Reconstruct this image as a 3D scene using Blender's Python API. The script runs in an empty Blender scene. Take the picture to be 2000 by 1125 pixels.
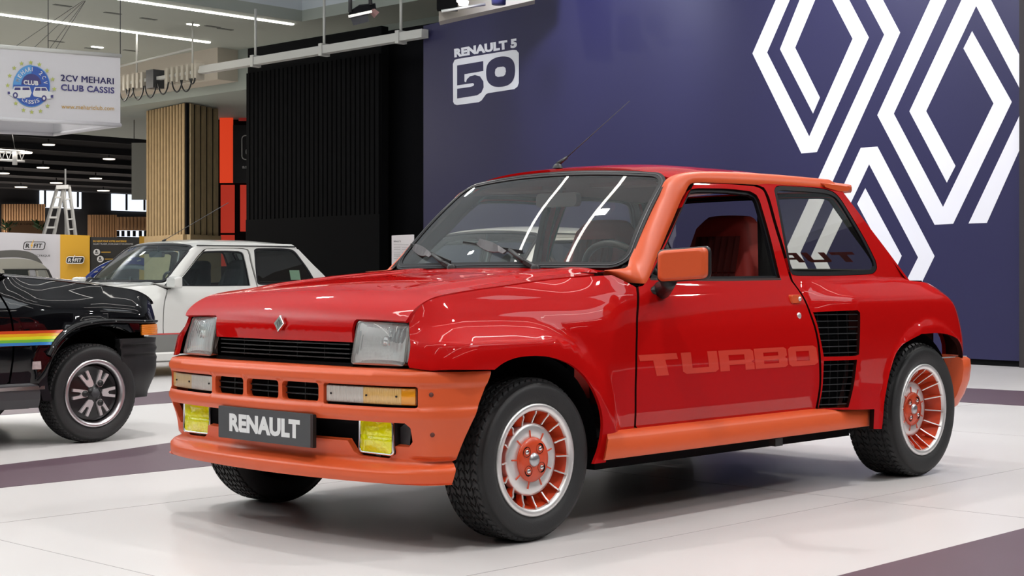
import bpy, math, random
import numpy as np
from mathutils import Vector, Matrix
from mathutils.geometry import delaunay_2d_cdt
random.seed(7)
scn = bpy.context.scene
COL = scn.collection

# ------------------------------------------------------------------ camera, world, lights, exposure
F_PX, HOR, CAM_H, YAW = 3025.3, 547.4, 0.861, math.radians(46.27)
CAM = np.array([-3.7365, -4.2104, CAM_H])
RV = np.array([math.cos(YAW), -math.sin(YAW), 0.0]); FV = np.array([math.sin(YAW), math.cos(YAW), 0.0]); UV = np.array([0, 0, 1.0])
cd = bpy.data.cameras.new('camera'); cam = bpy.data.objects.new('camera', cd); COL.objects.link(cam)
cam.location = CAM; cam.rotation_euler = (math.pi/2, 0, -YAW)
cd.sensor_width = 36; cd.lens = F_PX/2000*36; cd.shift_y = -(562.5-HOR)/2000; cd.clip_end = 300
scn.camera = cam
scn.view_settings.view_transform = 'Standard'; scn.view_settings.look = 'None'
scn.view_settings.gamma = 1; scn.view_settings.use_curve_mapping = False
scn.view_settings.exposure = 0.0
w = bpy.data.worlds.new('world'); scn.world = w; w.use_nodes = True
w.node_tree.nodes['Background'].inputs[0].default_value = (0.80, 0.84, 0.95, 1)
w.node_tree.nodes['Background'].inputs[1].default_value = 0.22

def area(name, loc, sx, sy, power, col=(1, 0.97, 0.93), rot=(0, 0, 0)):
    l = bpy.data.lights.new(name, 'AREA'); l.shape = 'RECTANGLE'; l.size = sx; l.size_y = sy; l.energy = power; l.color = col
    o = bpy.data.objects.new(name, l); COL.objects.link(o); o.location = loc; o.rotation_euler = rot; return o
def spot(name, loc, target, power, ang=60, col=(1, 0.96, 0.9), size=.25):
    l = bpy.data.lights.new(name, 'SPOT'); l.energy = power; l.spot_size = math.radians(ang); l.spot_blend = .6; l.shadow_soft_size = size; l.color = col
    o = bpy.data.objects.new(name, l); COL.objects.link(o); o.location = loc
    o.rotation_euler = (Vector(target)-Vector(loc)).to_track_quat('-Z', 'Y').to_euler(); return o
for x, y in ((-5, -8), (3, -8), (10, -5), (-6, 0), (7, 1.5), (-2, 8), (5, 9), (-3, 16), (6, 17), (3.2, -2.6), (-2.2, -2.5), (.8, 2.6)):
    area('hall_light', (x, y, 6.3), .22, .22, 118, (1, .97, .94))
area('far_hall_fill', (24, 44, 6.2), 8, 4, 700, (1, .95, .9)); area('far_hall_fill', (10, 44, 6.2), 8, 4, 700, (1, .95, .9))  # wide area lamps added to brighten the far stand walls
area('aisle_fill', (11.5, 24, 4.9), 2, 2, 330, (1, .92, .82)); area('far_hall_fill', (45, 85, 6.3), 14, 8, 2600, (1, .9, .8)); area('aisle_fill', (7, 30, 5.2), 4, 4, 500, (1, .95, .88))  # more added lamps, lifting the oak column, the aisle and the distant slats
area('ceiling_fill', (-8, 13, 2.4), 4, 4, 1700, (.93, 1, .95), (math.pi, 0, 0)); area('ceiling_fill', (-9, 24, 2.4), 4, 4, 900, (.95, 1, .97), (math.pi, 0, 0))  # unseen upward-facing lamps added to lighten the grey ceiling
area('well_light', (6, -8, 8.4), 6, 6, 280, (.9, .96, 1))


# ------------------------------------------------------------------ pixel <-> world on known planes (photograph frame 2000 x 1125)
def ray(px, py): return FV + RV*(px-1000)/F_PX + UV*(HOR-py)/F_PX
def atD(px, py, d): return CAM + ray(px, py)*d
def atY(px, py, v): d = ray(px, py); return CAM + d*((v-CAM[1])/d[1])
def atX(px, py, v): d = ray(px, py); return CAM + d*((v-CAM[0])/d[0])
def atZ(px, py, v): d = ray(px, py); return CAM + d*((v-CAM[2])/d[2])
def on_plane(px, py, p0, n):
    d = ray(px, py); return CAM + d*(np.dot(np.array(p0)-CAM, n)/np.dot(d, n))

# ------------------------------------------------------------------ materials
MATS = {}
def mat(name, col, rough=.5, metal=0, coat=0, coat_rough=.03, trans=0, emit=None, estr=0, ior=1.5, noise=0, nscale=20, bump=0, bscale=60, alpha=1, spec=.5, wave=0, wscale=60, waxis='Y'):
    if name in MATS: return MATS[name]
    m = bpy.data.materials.new(name); m.use_nodes = True; nt = m.node_tree; b = nt.nodes['Principled BSDF']
    b.inputs['Base Color'].default_value = (*col, 1); b.inputs['Roughness'].default_value = rough; b.inputs['Metallic'].default_value = metal
    b.inputs['Coat Weight'].default_value = coat; b.inputs['Coat Roughness'].default_value = coat_rough
    b.inputs['Transmission Weight'].default_value = trans; b.inputs['IOR'].default_value = ior; b.inputs['Alpha'].default_value = alpha
    b.inputs['Specular IOR Level'].default_value = spec
    if emit: b.inputs['Emission Color'].default_value = (*emit, 1); b.inputs['Emission Strength'].default_value = estr
    if noise or bump or wave:
        tc = nt.nodes.new('ShaderNodeTexCoord')
    if noise:
        n = nt.nodes.new('ShaderNodeTexNoise'); n.inputs['Scale'].default_value = nscale; n.inputs['Detail'].default_value = 5
        nt.links.new(tc.outputs['Object'], n.inputs['Vector'])
        mx = nt.nodes.new('ShaderNodeMix'); mx.data_type = 'RGBA'
        mx.inputs['A'].default_value = (*[c*(1-noise) for c in col], 1); mx.inputs['B'].default_value = (*[min(1, c*(1+noise)) for c in col], 1)
        nt.links.new(n.outputs['Fac'], mx.inputs['Factor']); nt.links.new(mx.outputs['Result'], b.inputs['Base Color'])
    if bump:
        n = nt.nodes.new('ShaderNodeTexNoise'); n.inputs['Scale'].default_value = bscale; n.inputs['Detail'].default_value = 3
        nt.links.new(tc.outputs['Object'], n.inputs['Vector'])
        bp = nt.nodes.new('ShaderNodeBump'); bp.inputs['Strength'].default_value = bump; bp.inputs['Distance'].default_value = .01
        nt.links.new(n.outputs['Fac'], bp.inputs['Height']); nt.links.new(bp.outputs['Normal'], b.inputs['Normal'])
    if wave:
        n = nt.nodes.new('ShaderNodeTexWave'); n.inputs['Scale'].default_value = wscale; n.bands_direction = waxis; n.inputs['Distortion'].default_value = .3
        nt.links.new(tc.outputs['Object'], n.inputs['Vector'])
        bp = nt.nodes.new('ShaderNodeBump'); bp.inputs['Strength'].default_value = wave; bp.inputs['Distance'].default_value = .004
        nt.links.new(n.outputs['Fac'], bp.inputs['Height']); nt.links.new(bp.outputs['Normal'], b.inputs['Normal'])
    MATS[name] = m; return m

RED = mat('red_paint', (.50, .006, .006), .45, coat=.8, coat_rough=.02, spec=.0)
ORANGE = mat('orange_paint', (.73, .105, .026), .42, coat=.15, coat_rough=.3, bump=.03, bscale=300)
ORANGE_W = mat('orange_wheel_paint', (.66, .07, .02), .35, coat=.4, coat_rough=.15)
SILVER = mat('machined_alloy', (.86, .85, .84), .38, .75)
CHROME = mat('chrome', (.8, .8, .8), .12, 1)
RUBBER = mat('tyre_rubber', (.018, .018, .019), .62, bump=.1, bscale=200)
BLACKP = mat('black_plastic', (.012, .012, .013), .45)
BLACKM = mat('matt_black', (.004, .004, .005), .9, spec=.1)
SEAL = mat('black_rubber_seal', (.006, .006, .008), .5, spec=.25)
GREYP = mat('dark_grey_plastic', (.05, .05, .055), .5)
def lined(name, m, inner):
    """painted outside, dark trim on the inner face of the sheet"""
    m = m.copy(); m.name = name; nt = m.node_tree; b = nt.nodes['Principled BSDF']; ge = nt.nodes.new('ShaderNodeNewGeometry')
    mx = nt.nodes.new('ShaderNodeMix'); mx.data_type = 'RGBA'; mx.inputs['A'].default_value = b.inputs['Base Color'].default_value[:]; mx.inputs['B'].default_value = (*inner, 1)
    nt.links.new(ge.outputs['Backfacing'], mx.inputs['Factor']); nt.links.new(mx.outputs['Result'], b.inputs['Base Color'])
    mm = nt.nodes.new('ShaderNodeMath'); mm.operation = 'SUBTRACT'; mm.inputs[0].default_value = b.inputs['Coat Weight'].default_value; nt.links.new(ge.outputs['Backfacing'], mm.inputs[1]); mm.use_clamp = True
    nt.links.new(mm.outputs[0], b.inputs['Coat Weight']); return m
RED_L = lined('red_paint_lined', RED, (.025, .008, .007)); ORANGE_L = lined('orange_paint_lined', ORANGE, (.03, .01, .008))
def glassmat(name, tint=(.84, .85, .80), refl=1.0):
    m = bpy.data.materials.new(name); m.use_nodes = True; nt = m.node_tree
    for n in list(nt.nodes):
        if n.type != 'OUTPUT_MATERIAL': nt.nodes.remove(n)
    out = nt.nodes['Material Output']
    t = nt.nodes.new('ShaderNodeBsdfTransparent'); t.inputs[0].default_value = (*tint, 1)
    g = nt.nodes.new('ShaderNodeBsdfGlossy'); g.inputs['Roughness'].default_value = .015; g.inputs[0].default_value = (refl, refl, refl, 1)
    ge = nt.nodes.new('ShaderNodeNewGeometry'); dt = nt.nodes.new('ShaderNodeVectorMath'); dt.operation = 'DOT_PRODUCT'
    nt.links.new(ge.outputs['Normal'], dt.inputs[0]); nt.links.new(ge.outputs['Incoming'], dt.inputs[1])
    def mth(op, a_, b_=None):
        n = nt.nodes.new('ShaderNodeMath'); n.operation = op
        for i, q in enumerate((a_, b_)):
            if q is None: continue
            if isinstance(q, (int, float)): n.inputs[i].default_value = q
            else: nt.links.new(q, n.inputs[i])
        return n.outputs[0]
    f = mth('ADD', mth('MULTIPLY', mth('POWER', mth('SUBTRACT', 1.0, mth('ABSOLUTE', dt.outputs['Value'])), 5.0), .90), .085)
    mx = nt.nodes.new('ShaderNodeMixShader')
    nt.links.new(f, mx.inputs[0]); nt.links.new(t.outputs[0], mx.inputs[1]); nt.links.new(g.outputs[0], mx.inputs[2])
    nt.links.new(mx.outputs[0], out.inputs[0]); MATS[name] = m; return m
GLASS = glassmat('window_glass')
GLASS_T = glassmat('tinted_side_glass', (.80, .80, .74))
GLASS_B = glassmat('blue_tinted_glass', (.62, .78, .80))

# ------------------------------------------------------------------ mesh helpers
class MB:
    def __init__(s): s.v = []; s.f = []; s.sm = []
    def add(s, vs, fs, smooth=False):
        o = len(s.v); s.v += [tuple(map(float, p)) for p in vs]; s.f += [tuple(i+o for i in f) for f in fs]; s.sm += [smooth]*len(fs); return s
    def box(s, lo, hi):
        x0, y0, z0 = lo; x1, y1, z1 = hi
        return s.add([(x0,y0,z0),(x1,y0,z0),(x1,y1,z0),(x0,y1,z0),(x0,y0,z1),(x1,y0,z1),(x1,y1,z1),(x0,y1,z1)],
                     [(0,3,2,1),(4,5,6,7),(0,1,5,4),(1,2,6,5),(2,3,7,6),(3,0,4,7)])
    def bar(s, a, b, w, h=None, up=(0,0,1)):
        h = h or w; a = np.array(a, float); b = np.array(b, float); d = b-a; d /= np.linalg.norm(d)+1e-12
        u = np.array(up, float)
        if abs(d@u) > .95: u = np.array([1., 0, 0])
        r = np.cross(d, u); r /= np.linalg.norm(r); u = np.cross(r, d)
        vs = [p + r*i*w/2 + u*j*h/2 for p in (a, b) for i, j in ((-1,-1),(1,-1),(1,1),(-1,1))]
        return s.add(vs, [(0,1,2,3),(7,6,5,4),(0,4,5,1),(1,5,6,2),(2,6,7,3),(3,7,4,0)])
    def tube(s, pts, r, n=8, cap=True):
        pts = [np.array(p, float) for p in pts]; vs = []; m = len(pts)
        rr = r if hasattr(r, '__len__') else [r]*m
        prev = None
        for i, p in enumerate(pts):
            t = pts[min(i+1, m-1)]-pts[max(i-1, 0)]; t /= np.linalg.norm(t)+1e-12
            if prev is None:
                a = np.array([0, 0, 1.]) if abs(t[2]) < .9 else np.array([1., 0, 0])
                u = np.cross(t, a)
            else: u = prev - t*(prev@t)
            u /= np.linalg.norm(u)+1e-12; prev = u; v = np.cross(t, u)
            for k in range(n):
                a = 2*math.pi*k/n; vs.append(p + (u*math.cos(a)+v*math.sin(a))*rr[i])
        fs = [(i*n+k, i*n+(k+1)%n, (i+1)*n+(k+1)%n, (i+1)*n+k) for i in range(m-1) for k in range(n)]
        if cap: fs += [tuple(range(n))[::-1], tuple((m-1)*n+k for k in range(n))]
        return s.add(vs, fs, True)
    def lathe(s, prof, n=32, axis='y', c=(0,0,0), close=False):
        """prof: (radius, offset along axis)"""
        vs = []; m = len(prof)
        for r, o in prof:
            for k in range(n):
                a = 2*math.pi*k/n; p, q = r*math.cos(a), r*math.sin(a)
                vs.append({'y': (c[0]+p, c[1]+o, c[2]+q), 'z': (c[0]+p, c[1]+q, c[2]+o), 'x': (c[0]+o, c[1]+p, c[2]+q)}[axis])
        fs = [(i*n+k, i*n+(k+1)%n, (i+1)*n+(k+1)%n, (i+1)*n+k) for i in range(m-1) for k in range(n)]
        return s.add(vs, fs, True)
    def prism(s, poly, fn0, fn1):
        """poly 2D; fn0/fn1 map a 2D point to the two 3D faces (triangulated by CDT so concave is fine)"""
        P, T = cdt(poly, [], 1e9)
        n = len(P); vs = [fn0(*p) for p in P]+[fn1(*p) for p in P]
        fs = [tuple(t) for t in T]+[tuple(i+n for i in t)[::-1] for t in T]
        m = len(poly)
        fs += [((i+1) % m, i, i+n, (i+1) % m+n) for i in range(m)]
        return s.add(vs, fs)
    def loft(s, rings, closed=True, caps=True, smooth=True):
        n = len(rings[0]); vs = [p for r in rings for p in r]
        kk = n if closed else n-1
        fs = [(i*n+k, i*n+(k+1)%n, (i+1)*n+(k+1)%n, (i+1)*n+k) for i in range(len(rings)-1) for k in range(kk)]
        s.add(vs, fs, smooth)
        if caps and closed: s.add(rings[0], [tuple(range(n))[::-1]]); s.add(rings[-1], [tuple(range(n))])
        return s
    def mesh(s, name, m):
        me = bpy.data.meshes.new(name); me.from_pydata(s.v, [], s.f)
        me.polygons.foreach_set('use_smooth', s.sm); me.materials.append(m); me.update(); return me
def link(name, me, parent=None, loc=None, rot=None):
    o = bpy.data.objects.new(name, me); COL.objects.link(o)
    if parent is not None: o.parent = parent
    if loc is not None: o.location = loc
    if rot is not None: o.rotation_euler = rot
    return o
def obj(name, mb, m, parent=None, loc=None, rot=None, bevel=0, auto=None, seg=2):
    o = link(name, mb.mesh(name, m), parent, loc, rot)
    if bevel:
        b = o.modifiers.new('bevel', 'BEVEL'); b.width = bevel; b.segments = seg; b.limit_method = 'ANGLE'; b.angle_limit = math.radians(40)
        o.data.polygons.foreach_set('use_smooth', [True]*len(o.data.polygons))
        b.harden_normals = True
    return o
def tag(o, label, cat, group=None, kind=None):
    o['label'] = label; o['category'] = cat
    if group: o['group'] = group
    if kind: o['kind'] = kind
    return o
def thing(name, label, cat, loc=(0, 0, 0), rotz=0, group=None):
    o = bpy.data.objects.new(name, None); COL.objects.link(o); o.location = loc; o.rotation_euler = (0, 0, rotz); o.empty_display_size = .2
    return tag(o, label, cat, group)
def copy_tree(o, parent=None):
    c = o.copy(); COL.objects.link(c)
    if parent is not None: c.parent = parent
    for ch in list(o.children): copy_tree(ch, c)
    return c

def cr(pts, step=.015, closed=False):
    """Catmull-Rom resample through points (2D or 3D)"""
    P = [np.array(p, float) for p in pts]; n = len(P)
    if n == 2:
        k = max(1, int(np.linalg.norm(P[1]-P[0])/step)); return [tuple(P[0]+(P[1]-P[0])*i/k) for i in range(k)]+[tuple(P[1])]
    out = []
    seg = n if closed else n-1
    for i in range(seg):
        if closed: a, b, c, d = P[(i-1) % n], P[i], P[(i+1) % n], P[(i+2) % n]
        else:
            b, c = P[i], P[i+1]; a = P[i-1] if i else b*2-c; d = P[i+2] if i+2 < n else c*2-b
        k = max(1, int(np.linalg.norm(c-b)/step))
        for j in range(k):
            t = j/k; out.append(tuple(.5*((2*b)+(-a+c)*t+(2*a-5*b+4*c-d)*t*t+(-a+3*b-3*c+d)*t**3)))
    if not closed: out.append(tuple(P[-1]))
    return out
def outline(*segs, step=.015):
    out = []
    for s in segs:
        q = cr(s, step)
        for p in q:
            if not out or math.hypot(p[0]-out[-1][0], p[1]-out[-1][1]) > 1e-5: out.append(p)
    if math.hypot(out[0][0]-out[-1][0], out[0][1]-out[-1][1]) < 1e-5: out.pop()
    return out
def rrect(x0, y0, x1, y1, r, n=5):
    out = []
    for cx_, cy_, a0 in ((x1-r, y1-r, 0), (x0+r, y1-r, 90), (x0+r, y0+r, 180), (x1-r, y0+r, 270)):
        for k in range(n+1):
            a = math.radians(a0+90*k/n); out.append((cx_+r*math.cos(a), cy_+r*math.sin(a)))
    return out
def refine(poly, step):
    out = []
    for i, p in enumerate(poly):
        q = poly[(i+1) % len(poly)]; d = math.hypot(q[0]-p[0], q[1]-p[1]); k = max(1, int(math.ceil(d/step)))
        out += [(p[0]+(q[0]-p[0])*j/k, p[1]+(q[1]-p[1])*j/k) for j in range(k)]
    return out
def inside(poly, P):
    P = np.asarray(P); x, y = P[:, 0], P[:, 1]; c = np.zeros(len(P), bool); n = len(poly)
    for i in range(n):
        x1, y1 = poly[i]; x2, y2 = poly[(i+1) % n]
        if y1 == y2: continue
        m = ((y1 > y) != (y2 > y)) & (x < (x2-x1)*(y-y1)/(y2-y1)+x1); c ^= m
    return c
def seg_dist(poly, P):
    d = np.full(len(P), 1e9); n = len(poly)
    A = np.array(poly)
    for i in range(n):
        a, b = A[i], A[(i+1) % n]; ab = b-a; L = ab@ab+1e-18
        t = np.clip(((P-a)@ab)/L, 0, 1); q = a+t[:, None]*ab; d = np.minimum(d, np.hypot(*(P-q).T))
    return d
def cdt(poly, holes, step):
    rings = [list(poly)]+[list(h) for h in holes]
    pts = []; edges = []
    for r in rings:
        o = len(pts); pts += r; edges += [(o+i, o+(i+1) % len(r)) for i in range(len(r))]
    nb = len(pts)
    A = np.array(poly)
    if step < 1e8:
        xs = np.arange(A[:, 0].min()+step/2, A[:, 0].max(), step); ys = np.arange(A[:, 1].min()+step/2, A[:, 1].max(), step*.866)
        G = np.array([(x+(step/2 if j % 2 else 0), y) for j, y in enumerate(ys) for x in xs])
        if len(G):
            m = inside(poly, G)
            for h in holes: m &= ~inside(h, G)
            G = G[m]
            for r in rings:
                if len(G): G = G[seg_dist(r, G) > step*.55]
            pts += [tuple(p) for p in G]
    V, E_, Fc, *_ = delaunay_2d_cdt([Vector((float(a), float(b))) for a, b in pts], edges, [], 0, 1e-7, False)
    V = np.array([(v.x, v.y) for v in V]); T = np.array([f for f in Fc if len(f) == 3])
    cen = V[T].mean(1); m = inside(poly, cen)
    for h in holes: m &= ~inside(h, cen)
    T = T[m]
    return V, T
def panel(name, poly, fn, m, parent, holes=(), step=.03, skirt=.012, mirror=False, offset=0.0, both=False, out_hint=None):
    """curved sheet: 2D outline with holes mapped by fn(Nx2)->Nx3, analytic normals, folded edge of depth skirt"""
    poly = refine(poly, step*.8); holes = [refine(h, step*.8) for h in holes]
    P, T = cdt(poly, holes, step)
    h = .002
    def nrm(Q):
        n = np.cross(fn(Q+[h, 0])-fn(Q-[h, 0]), fn(Q+[0, h])-fn(Q-[0, h])); return n/(np.linalg.norm(n, axis=1)[:, None]+1e-12)
    X3 = fn(P); N = nrm(P)
    sgn = 1.0
    if out_hint is not None and (N.mean(0) @ np.array(out_hint)) < 0: sgn = -1.0
    N = N*sgn
    X3 = X3+N*offset
    V = [tuple(p) for p in X3]; NL = []; Fs = []
    for t in T:
        a, b, c = X3[t]; fnn = np.cross(b-a, c-a)
        if fnn @ N[t].mean(0) < 0: t = t[::-1]
        Fs.append(tuple(t)); NL += [N[i] for i in t]
    ns = len(Fs)
    if skirt:
        for r in [poly]+list(holes):
            R = np.array(r); B = fn(R); BN = nrm(R)*sgn; B = B+BN*offset; I = B-BN*skirt; o = len(V); n = len(R)
            V += [tuple(p) for p in B]+[tuple(p) for p in I]
            cen = B.mean(0)
            for i in range(n):
                j = (i+1) % n; q = (o+i, o+j, o+n+j, o+n+i); fn_ = np.cross(B[j]-B[i], I[i]-B[i]); fn_ = fn_/(np.linalg.norm(fn_)+1e-12)
                Fs.append(q); NL += [fn_]*4
    if mirror:
        V = [(x, -y, z) for x, y, z in V]; NL = [np.array([a[0], -a[1], a[2]]) for a in NL]
        NF = []; k = 0; NL2 = []
        for f in Fs:
            NF.append(tuple(f[::-1])); NL2 += NL[k:k+len(f)][::-1]; k += len(f)
        Fs, NL = NF, NL2
    me = bpy.data.meshes.new(name); me.from_pydata(V, [], Fs); me.materials.append(m)
    me.polygons.foreach_set('use_smooth', [True]*len(Fs)); me.update()
    try: me.normals_split_custom_set([tuple(map(float, a)) for a in NL])
    except Exception as e: print('normals', e)
    return link(name, me, parent)
def text_tris(txt, bold=.0, space=1.0, extr=0.0, shear=0):
    dbl = bold*.9 if 'M' in txt else 0
    if dbl: bold = 0
    c = bpy.data.curves.new('t', 'FONT'); c.body = txt; c.size = 1; c.offset = bold; c.space_character = space; c.extrude = extr; c.resolution_u = 3; c.shear = shear
    o = bpy.data.objects.new('t', c); COL.objects.link(o); dg = bpy.context.evaluated_depsgraph_get(); dg.update()
    me = bpy.data.meshes.new_from_object(o.evaluated_get(dg)); V = np.array([v.co[:] for v in me.vertices]); Fs = [tuple(p.vertices) for p in me.polygons]
    bpy.data.objects.remove(o); bpy.data.meshes.remove(me)
    if dbl:
        n_ = len(V); V = np.concatenate([V+[dx, 0, 0] for dx in (-dbl, 0, dbl)]); Fs = [tuple(i+k*n_ for i in f) for k in range(3) for f in Fs]
    lo, hi = V.min(0), V.max(0); V[:, 0] = (V[:, 0]-lo[0])/(hi[0]-lo[0]); V[:, 1] = (V[:, 1]-lo[1])/(hi[1]-lo[1])
    return V[:, :2], Fs
def text_on(name, txt, O, U_, V_, m, parent=None, bold=.02, space=1.05, mb=None, fn=None, shear=0):
    """flat lettering filling the parallelogram O + a*U_ + b*V_"""
    P, Fs = text_tris(txt, bold, space, 0, shear); O, U_, V_ = map(lambda a: np.array(a, float), (O, U_, V_))
    vs = [tuple(O+U_*a+V_*b) for a, b in P] if fn is None else [tuple(fn(a, b)) for a, b in P]
    if mb is not None: mb.add(vs, Fs); return
    return obj(name, MB().add(vs, Fs), m, parent)
def pchip(xs, ys):
    xs = np.array(xs, float); ys = np.array(ys, float); h = np.diff(xs); d = np.diff(ys)/h; m = np.zeros(len(xs))
    m[0], m[-1] = d[0], d[-1]
    for i in range(1, len(xs)-1):
        if d[i-1]*d[i] > 0: w1, w2 = 2*h[i]+h[i-1], h[i]+2*h[i-1]; m[i] = (w1+w2)/(w1/d[i-1]+w2/d[i])
    def f(x):
        x = np.asarray(x, float); i = np.clip(np.searchsorted(xs, x)-1, 0, len(h)-1); t = (x-xs[i])/h[i]
        t = np.clip(t, -.5, 1.5)
        return (2*t**3-3*t**2+1)*ys[i]+(t**3-2*t**2+t)*h[i]*m[i]+(-2*t**3+3*t**2)*ys[i+1]+(t**3-t**2)*h[i]*m[i+1]
    return f
def ss(a, b, x): t = np.clip((x-a)/(b-a), 0, 1); return t*t*(3-2*t)

# ------------------------------------------------------------------ hatchback body surfaces (car frame: nose at -x, front axle x=0, left side -y)
WB, RF, RR = 2.43, .270, .293
PROF = pchip([.15, .25, .33, .45, .56, .66, .74, .80, .84, .87, .90, 1.0, 1.1, 1.2, 1.25, 1.30, 1.36],
             [.715, .735, .752, .766, .771, .767, .750, .728, .706, .692, .683, .655, .625, .592, .573, .545, .50])
SEAM = pchip([-.60, -.45, -.40, -.32, -.15, 0, .18, .45, .60], [.66, .735, .775, .806, .828, .842, .860, .880, .898])
REARP = pchip([.10, .62, .68, .72, .765, .793, .803, .842, .875, .90], [.838, .838, .837, .835, .828, .814, .802, .745, .692, .683])
ARC = (0.0, .272, .340)
def side_w(x, z, turbo=True):
    x = np.asarray(x, float); z = np.asarray(z, float)
    P = PROF(z)
    # front wing: falls to the bonnet seam, tapers to the nose
    taper = .068*ss(.45, -.10, x)
    a = .17; T = SEAM(x)
    t = np.clip((z-(T-a))/a, 0, 1.15)
    side = P-taper
    wing = .605+(np.maximum(PROF(np.minimum(z, .80)), .70)-taper-.605)*(1-t**2.4)
    k = ss(.56, .22, x)
    W = side*(1-k)+wing*k
    if turbo:
        cx_, cz_, r0 = ARC
        rr = np.hypot(x-cx_, z-cz_); sn = np.clip((z-cz_)/(rr+1e-6), 0, 1)
        d_r = rr-r0; d_f = (z-cz_-r0)+.02*(cx_-x)
        d = np.where(x > cx_, d_r, d_f)
        wid = np.where(x > cx_, .045+.030*sn**1.5, .075)
        wf = .782-.0*x
        tt = np.clip((d-.050)/wid, 0, 1); s = 1-(1-tt)**1.9
        front = wf-.008*np.clip((d+.0)/.050, 0, 1)**2+0*x
        W = np.where(W < front, front+(W-front)*s, W)
        # rear wing
        b = np.clip((x-1.62)/.24, 0, 1); b = b*b*(3-2*b)*.5+b*.5
        drop = .17*np.clip((x-2.56)/.38, 0, 1)**2
        Rr = REARP(z+drop)
        r2 = np.hypot(x-WB-.005, z-.272); lip = ss(.425, .385, r2)*(.018)
        Rr = Rr+lip*ss(.30, .50, z)+lip*ss(.5, .3, z)
        Rr = np.where(z > .875, P, Rr)
        W = W+(Rr-W)*b*(z < .875)
        K = np.clip((x-2.60-.055*ss(.80, .55, z))/.36, 0, 1.0); low = z < .875
        W = np.where(low, .52+(W-.52)*(1-K**2.6), W)
    else:
        # slim arches with a thin lip
        for cx_ in (0, WB):
            rr = np.hypot(x-cx_, z-.272); W = W+.022*ss(.40, .345, rr)
        K = np.clip((x-2.45)/.45, 0, 1); W = .50+(W-.50)*(1-K**3)
    xe = x-.25*np.clip(z-.59, 0, .16); F_ = np.clip((-.30-xe)/.175, 0, 1.0)
    W = np.where(xe < -.30, .595+(W-.595)*np.power(np.maximum(1-F_**2.2, 0), .75), W)
    return W
def side_fn(turbo=True):
    return lambda Q: np.stack([Q[:, 0], -side_w(Q[:, 0], Q[:, 1], turbo), Q[:, 1]], 1)
def side_px(px, py):
    d = ray(px, py); lo = (-1.0-CAM[1])/d[1]; hi = (-.42-CAM[1])/d[1]
    ts = np.linspace(lo, hi, 400); P = CAM+ts[:, None]*d
    g = -P[:, 1]-side_w(P[:, 0], P[:, 2]); i = np.where(g < 0)[0]
    i = max(1, i[0] if len(i) else 399); a, b = g[i-1], g[i]; t = ts[i-1]+(ts[i]-ts[i-1])*(a/(a-b+1e-12)); p = CAM+t*d
    return (p[0], p[2])
def S(*pts): return [side_px(*p) for p in pts]

DOOR_OUT = outline(S((1247, 560), (1246, 640), (1244, 740), (1242, 832)), S((1242, 832), (1246, 837)), S((1246, 837), (1400, 821), (1592, 801)), S((1592, 801), (1600, 750), (1599, 700), (1595, 662), (1584, 622), (1570, 586), (1555, 562), (1545, 549)),
                   S((1545, 549), (1530, 500), (1512, 440), (1496, 384), (1488, 370), (1474, 364)), S((1474, 364), (1420, 359.5), (1356, 358)), S((1356, 358), (1334, 400), (1311, 450), (1283, 505), (1260, 553), (1247, 560)))
DOOR_WIN = outline(S((1268, 543), (1300, 478), (1325, 420), (1345, 376), (1353, 369), (1365, 367.5)), S((1365, 367.5), (1420, 368.5), (1464, 373)), S((1464, 373), (1478, 381), (1484, 392)), S((1484, 392), (1505, 465), (1524, 543)), S((1524, 543), (1400, 544.5), (1268, 543)))
QWIN = outline(S((1512, 372), (1516, 364), (1526, 362)), S((1526, 362), (1590, 366), (1622, 372), (1640, 386), (1662, 420)), S((1662, 420), (1690, 468), (1710, 508)), S((1710, 508), (1713, 523), (1706, 534), (1690, 536.5)), S((1690, 536.5), (1620, 539), (1560, 539)), S((1560, 539), (1547, 536), (1541, 526)), S((1541, 526), (1527, 450), (1512, 372)))
FENDER = outline(S((1242, 561), (1242, 640), (1240, 740), (1238, 838)), S((1238, 838), (1197, 848)), S((1197, 848), (1183, 903)), S((1183, 903), (1160, 906)),
                 S((1160, 906), (1172, 872), (1178, 830), (1171, 788), (1150, 745), (1120, 715), (1085, 700), (1050, 695), (1012, 698), (985, 708), (966, 722)), S((966, 722), (880, 722))+[(-.43, .580), (-.464, .588)],
                 [(-.464, .588), (-.464, .60), (-.449, .66), (-.433, .722)], [(-.433, .722), (-.430, .745), (-.40, .773), (-.32, .804), (-.15, .826), (0, .840), (.18, .858), (.40, .875), (.47, .879)], [(.47, .879), side_px(1242, 561)])
CP = S((1776, 548), (1738, 497), (1700, 447), (1668, 404), (1645, 374))
print('CP', CP)
QUARTER = outline(S((1549, 549), (1559, 563), (1574, 587), (1588, 622), (1599, 662), (1603.5, 700), (1604, 750), (1597, 800)), S((1597, 800), (1708, 799)), S((1708, 799), (1706, 838)), S((1706, 838), (1722, 838)),
                  S((1722, 838), (1728, 780), (1740, 720), (1761, 675), (1800, 652)), [side_px(1800, 652), (2.50, .628), (2.62, .610), (2.72, .575), (2.785, .51)], [(2.785, .51), (2.955, .51)],
                  [(2.955, .51), (2.955, .62), (2.94, .68), (2.905, .745), (2.85, .80), (2.78, .835), CP[0]], CP, [CP[-1], (2.06, 1.262), (1.95, 1.262)], [(1.95, 1.262), (1.62, 1.258), (1.505, 1.25)],
                  S((1492, 366), (1502, 384), (1518, 440), (1536, 500), (1549, 549)))
GR_UP = outline(S((1588, 610), (1640, 607), (1675, 606)), S((1675, 606), (1680, 611)), S((1680, 611), (1678, 692)), S((1678, 692), (1672, 695), (1609, 697)), S((1609, 697), (1600, 650), (1588, 610)))
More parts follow.
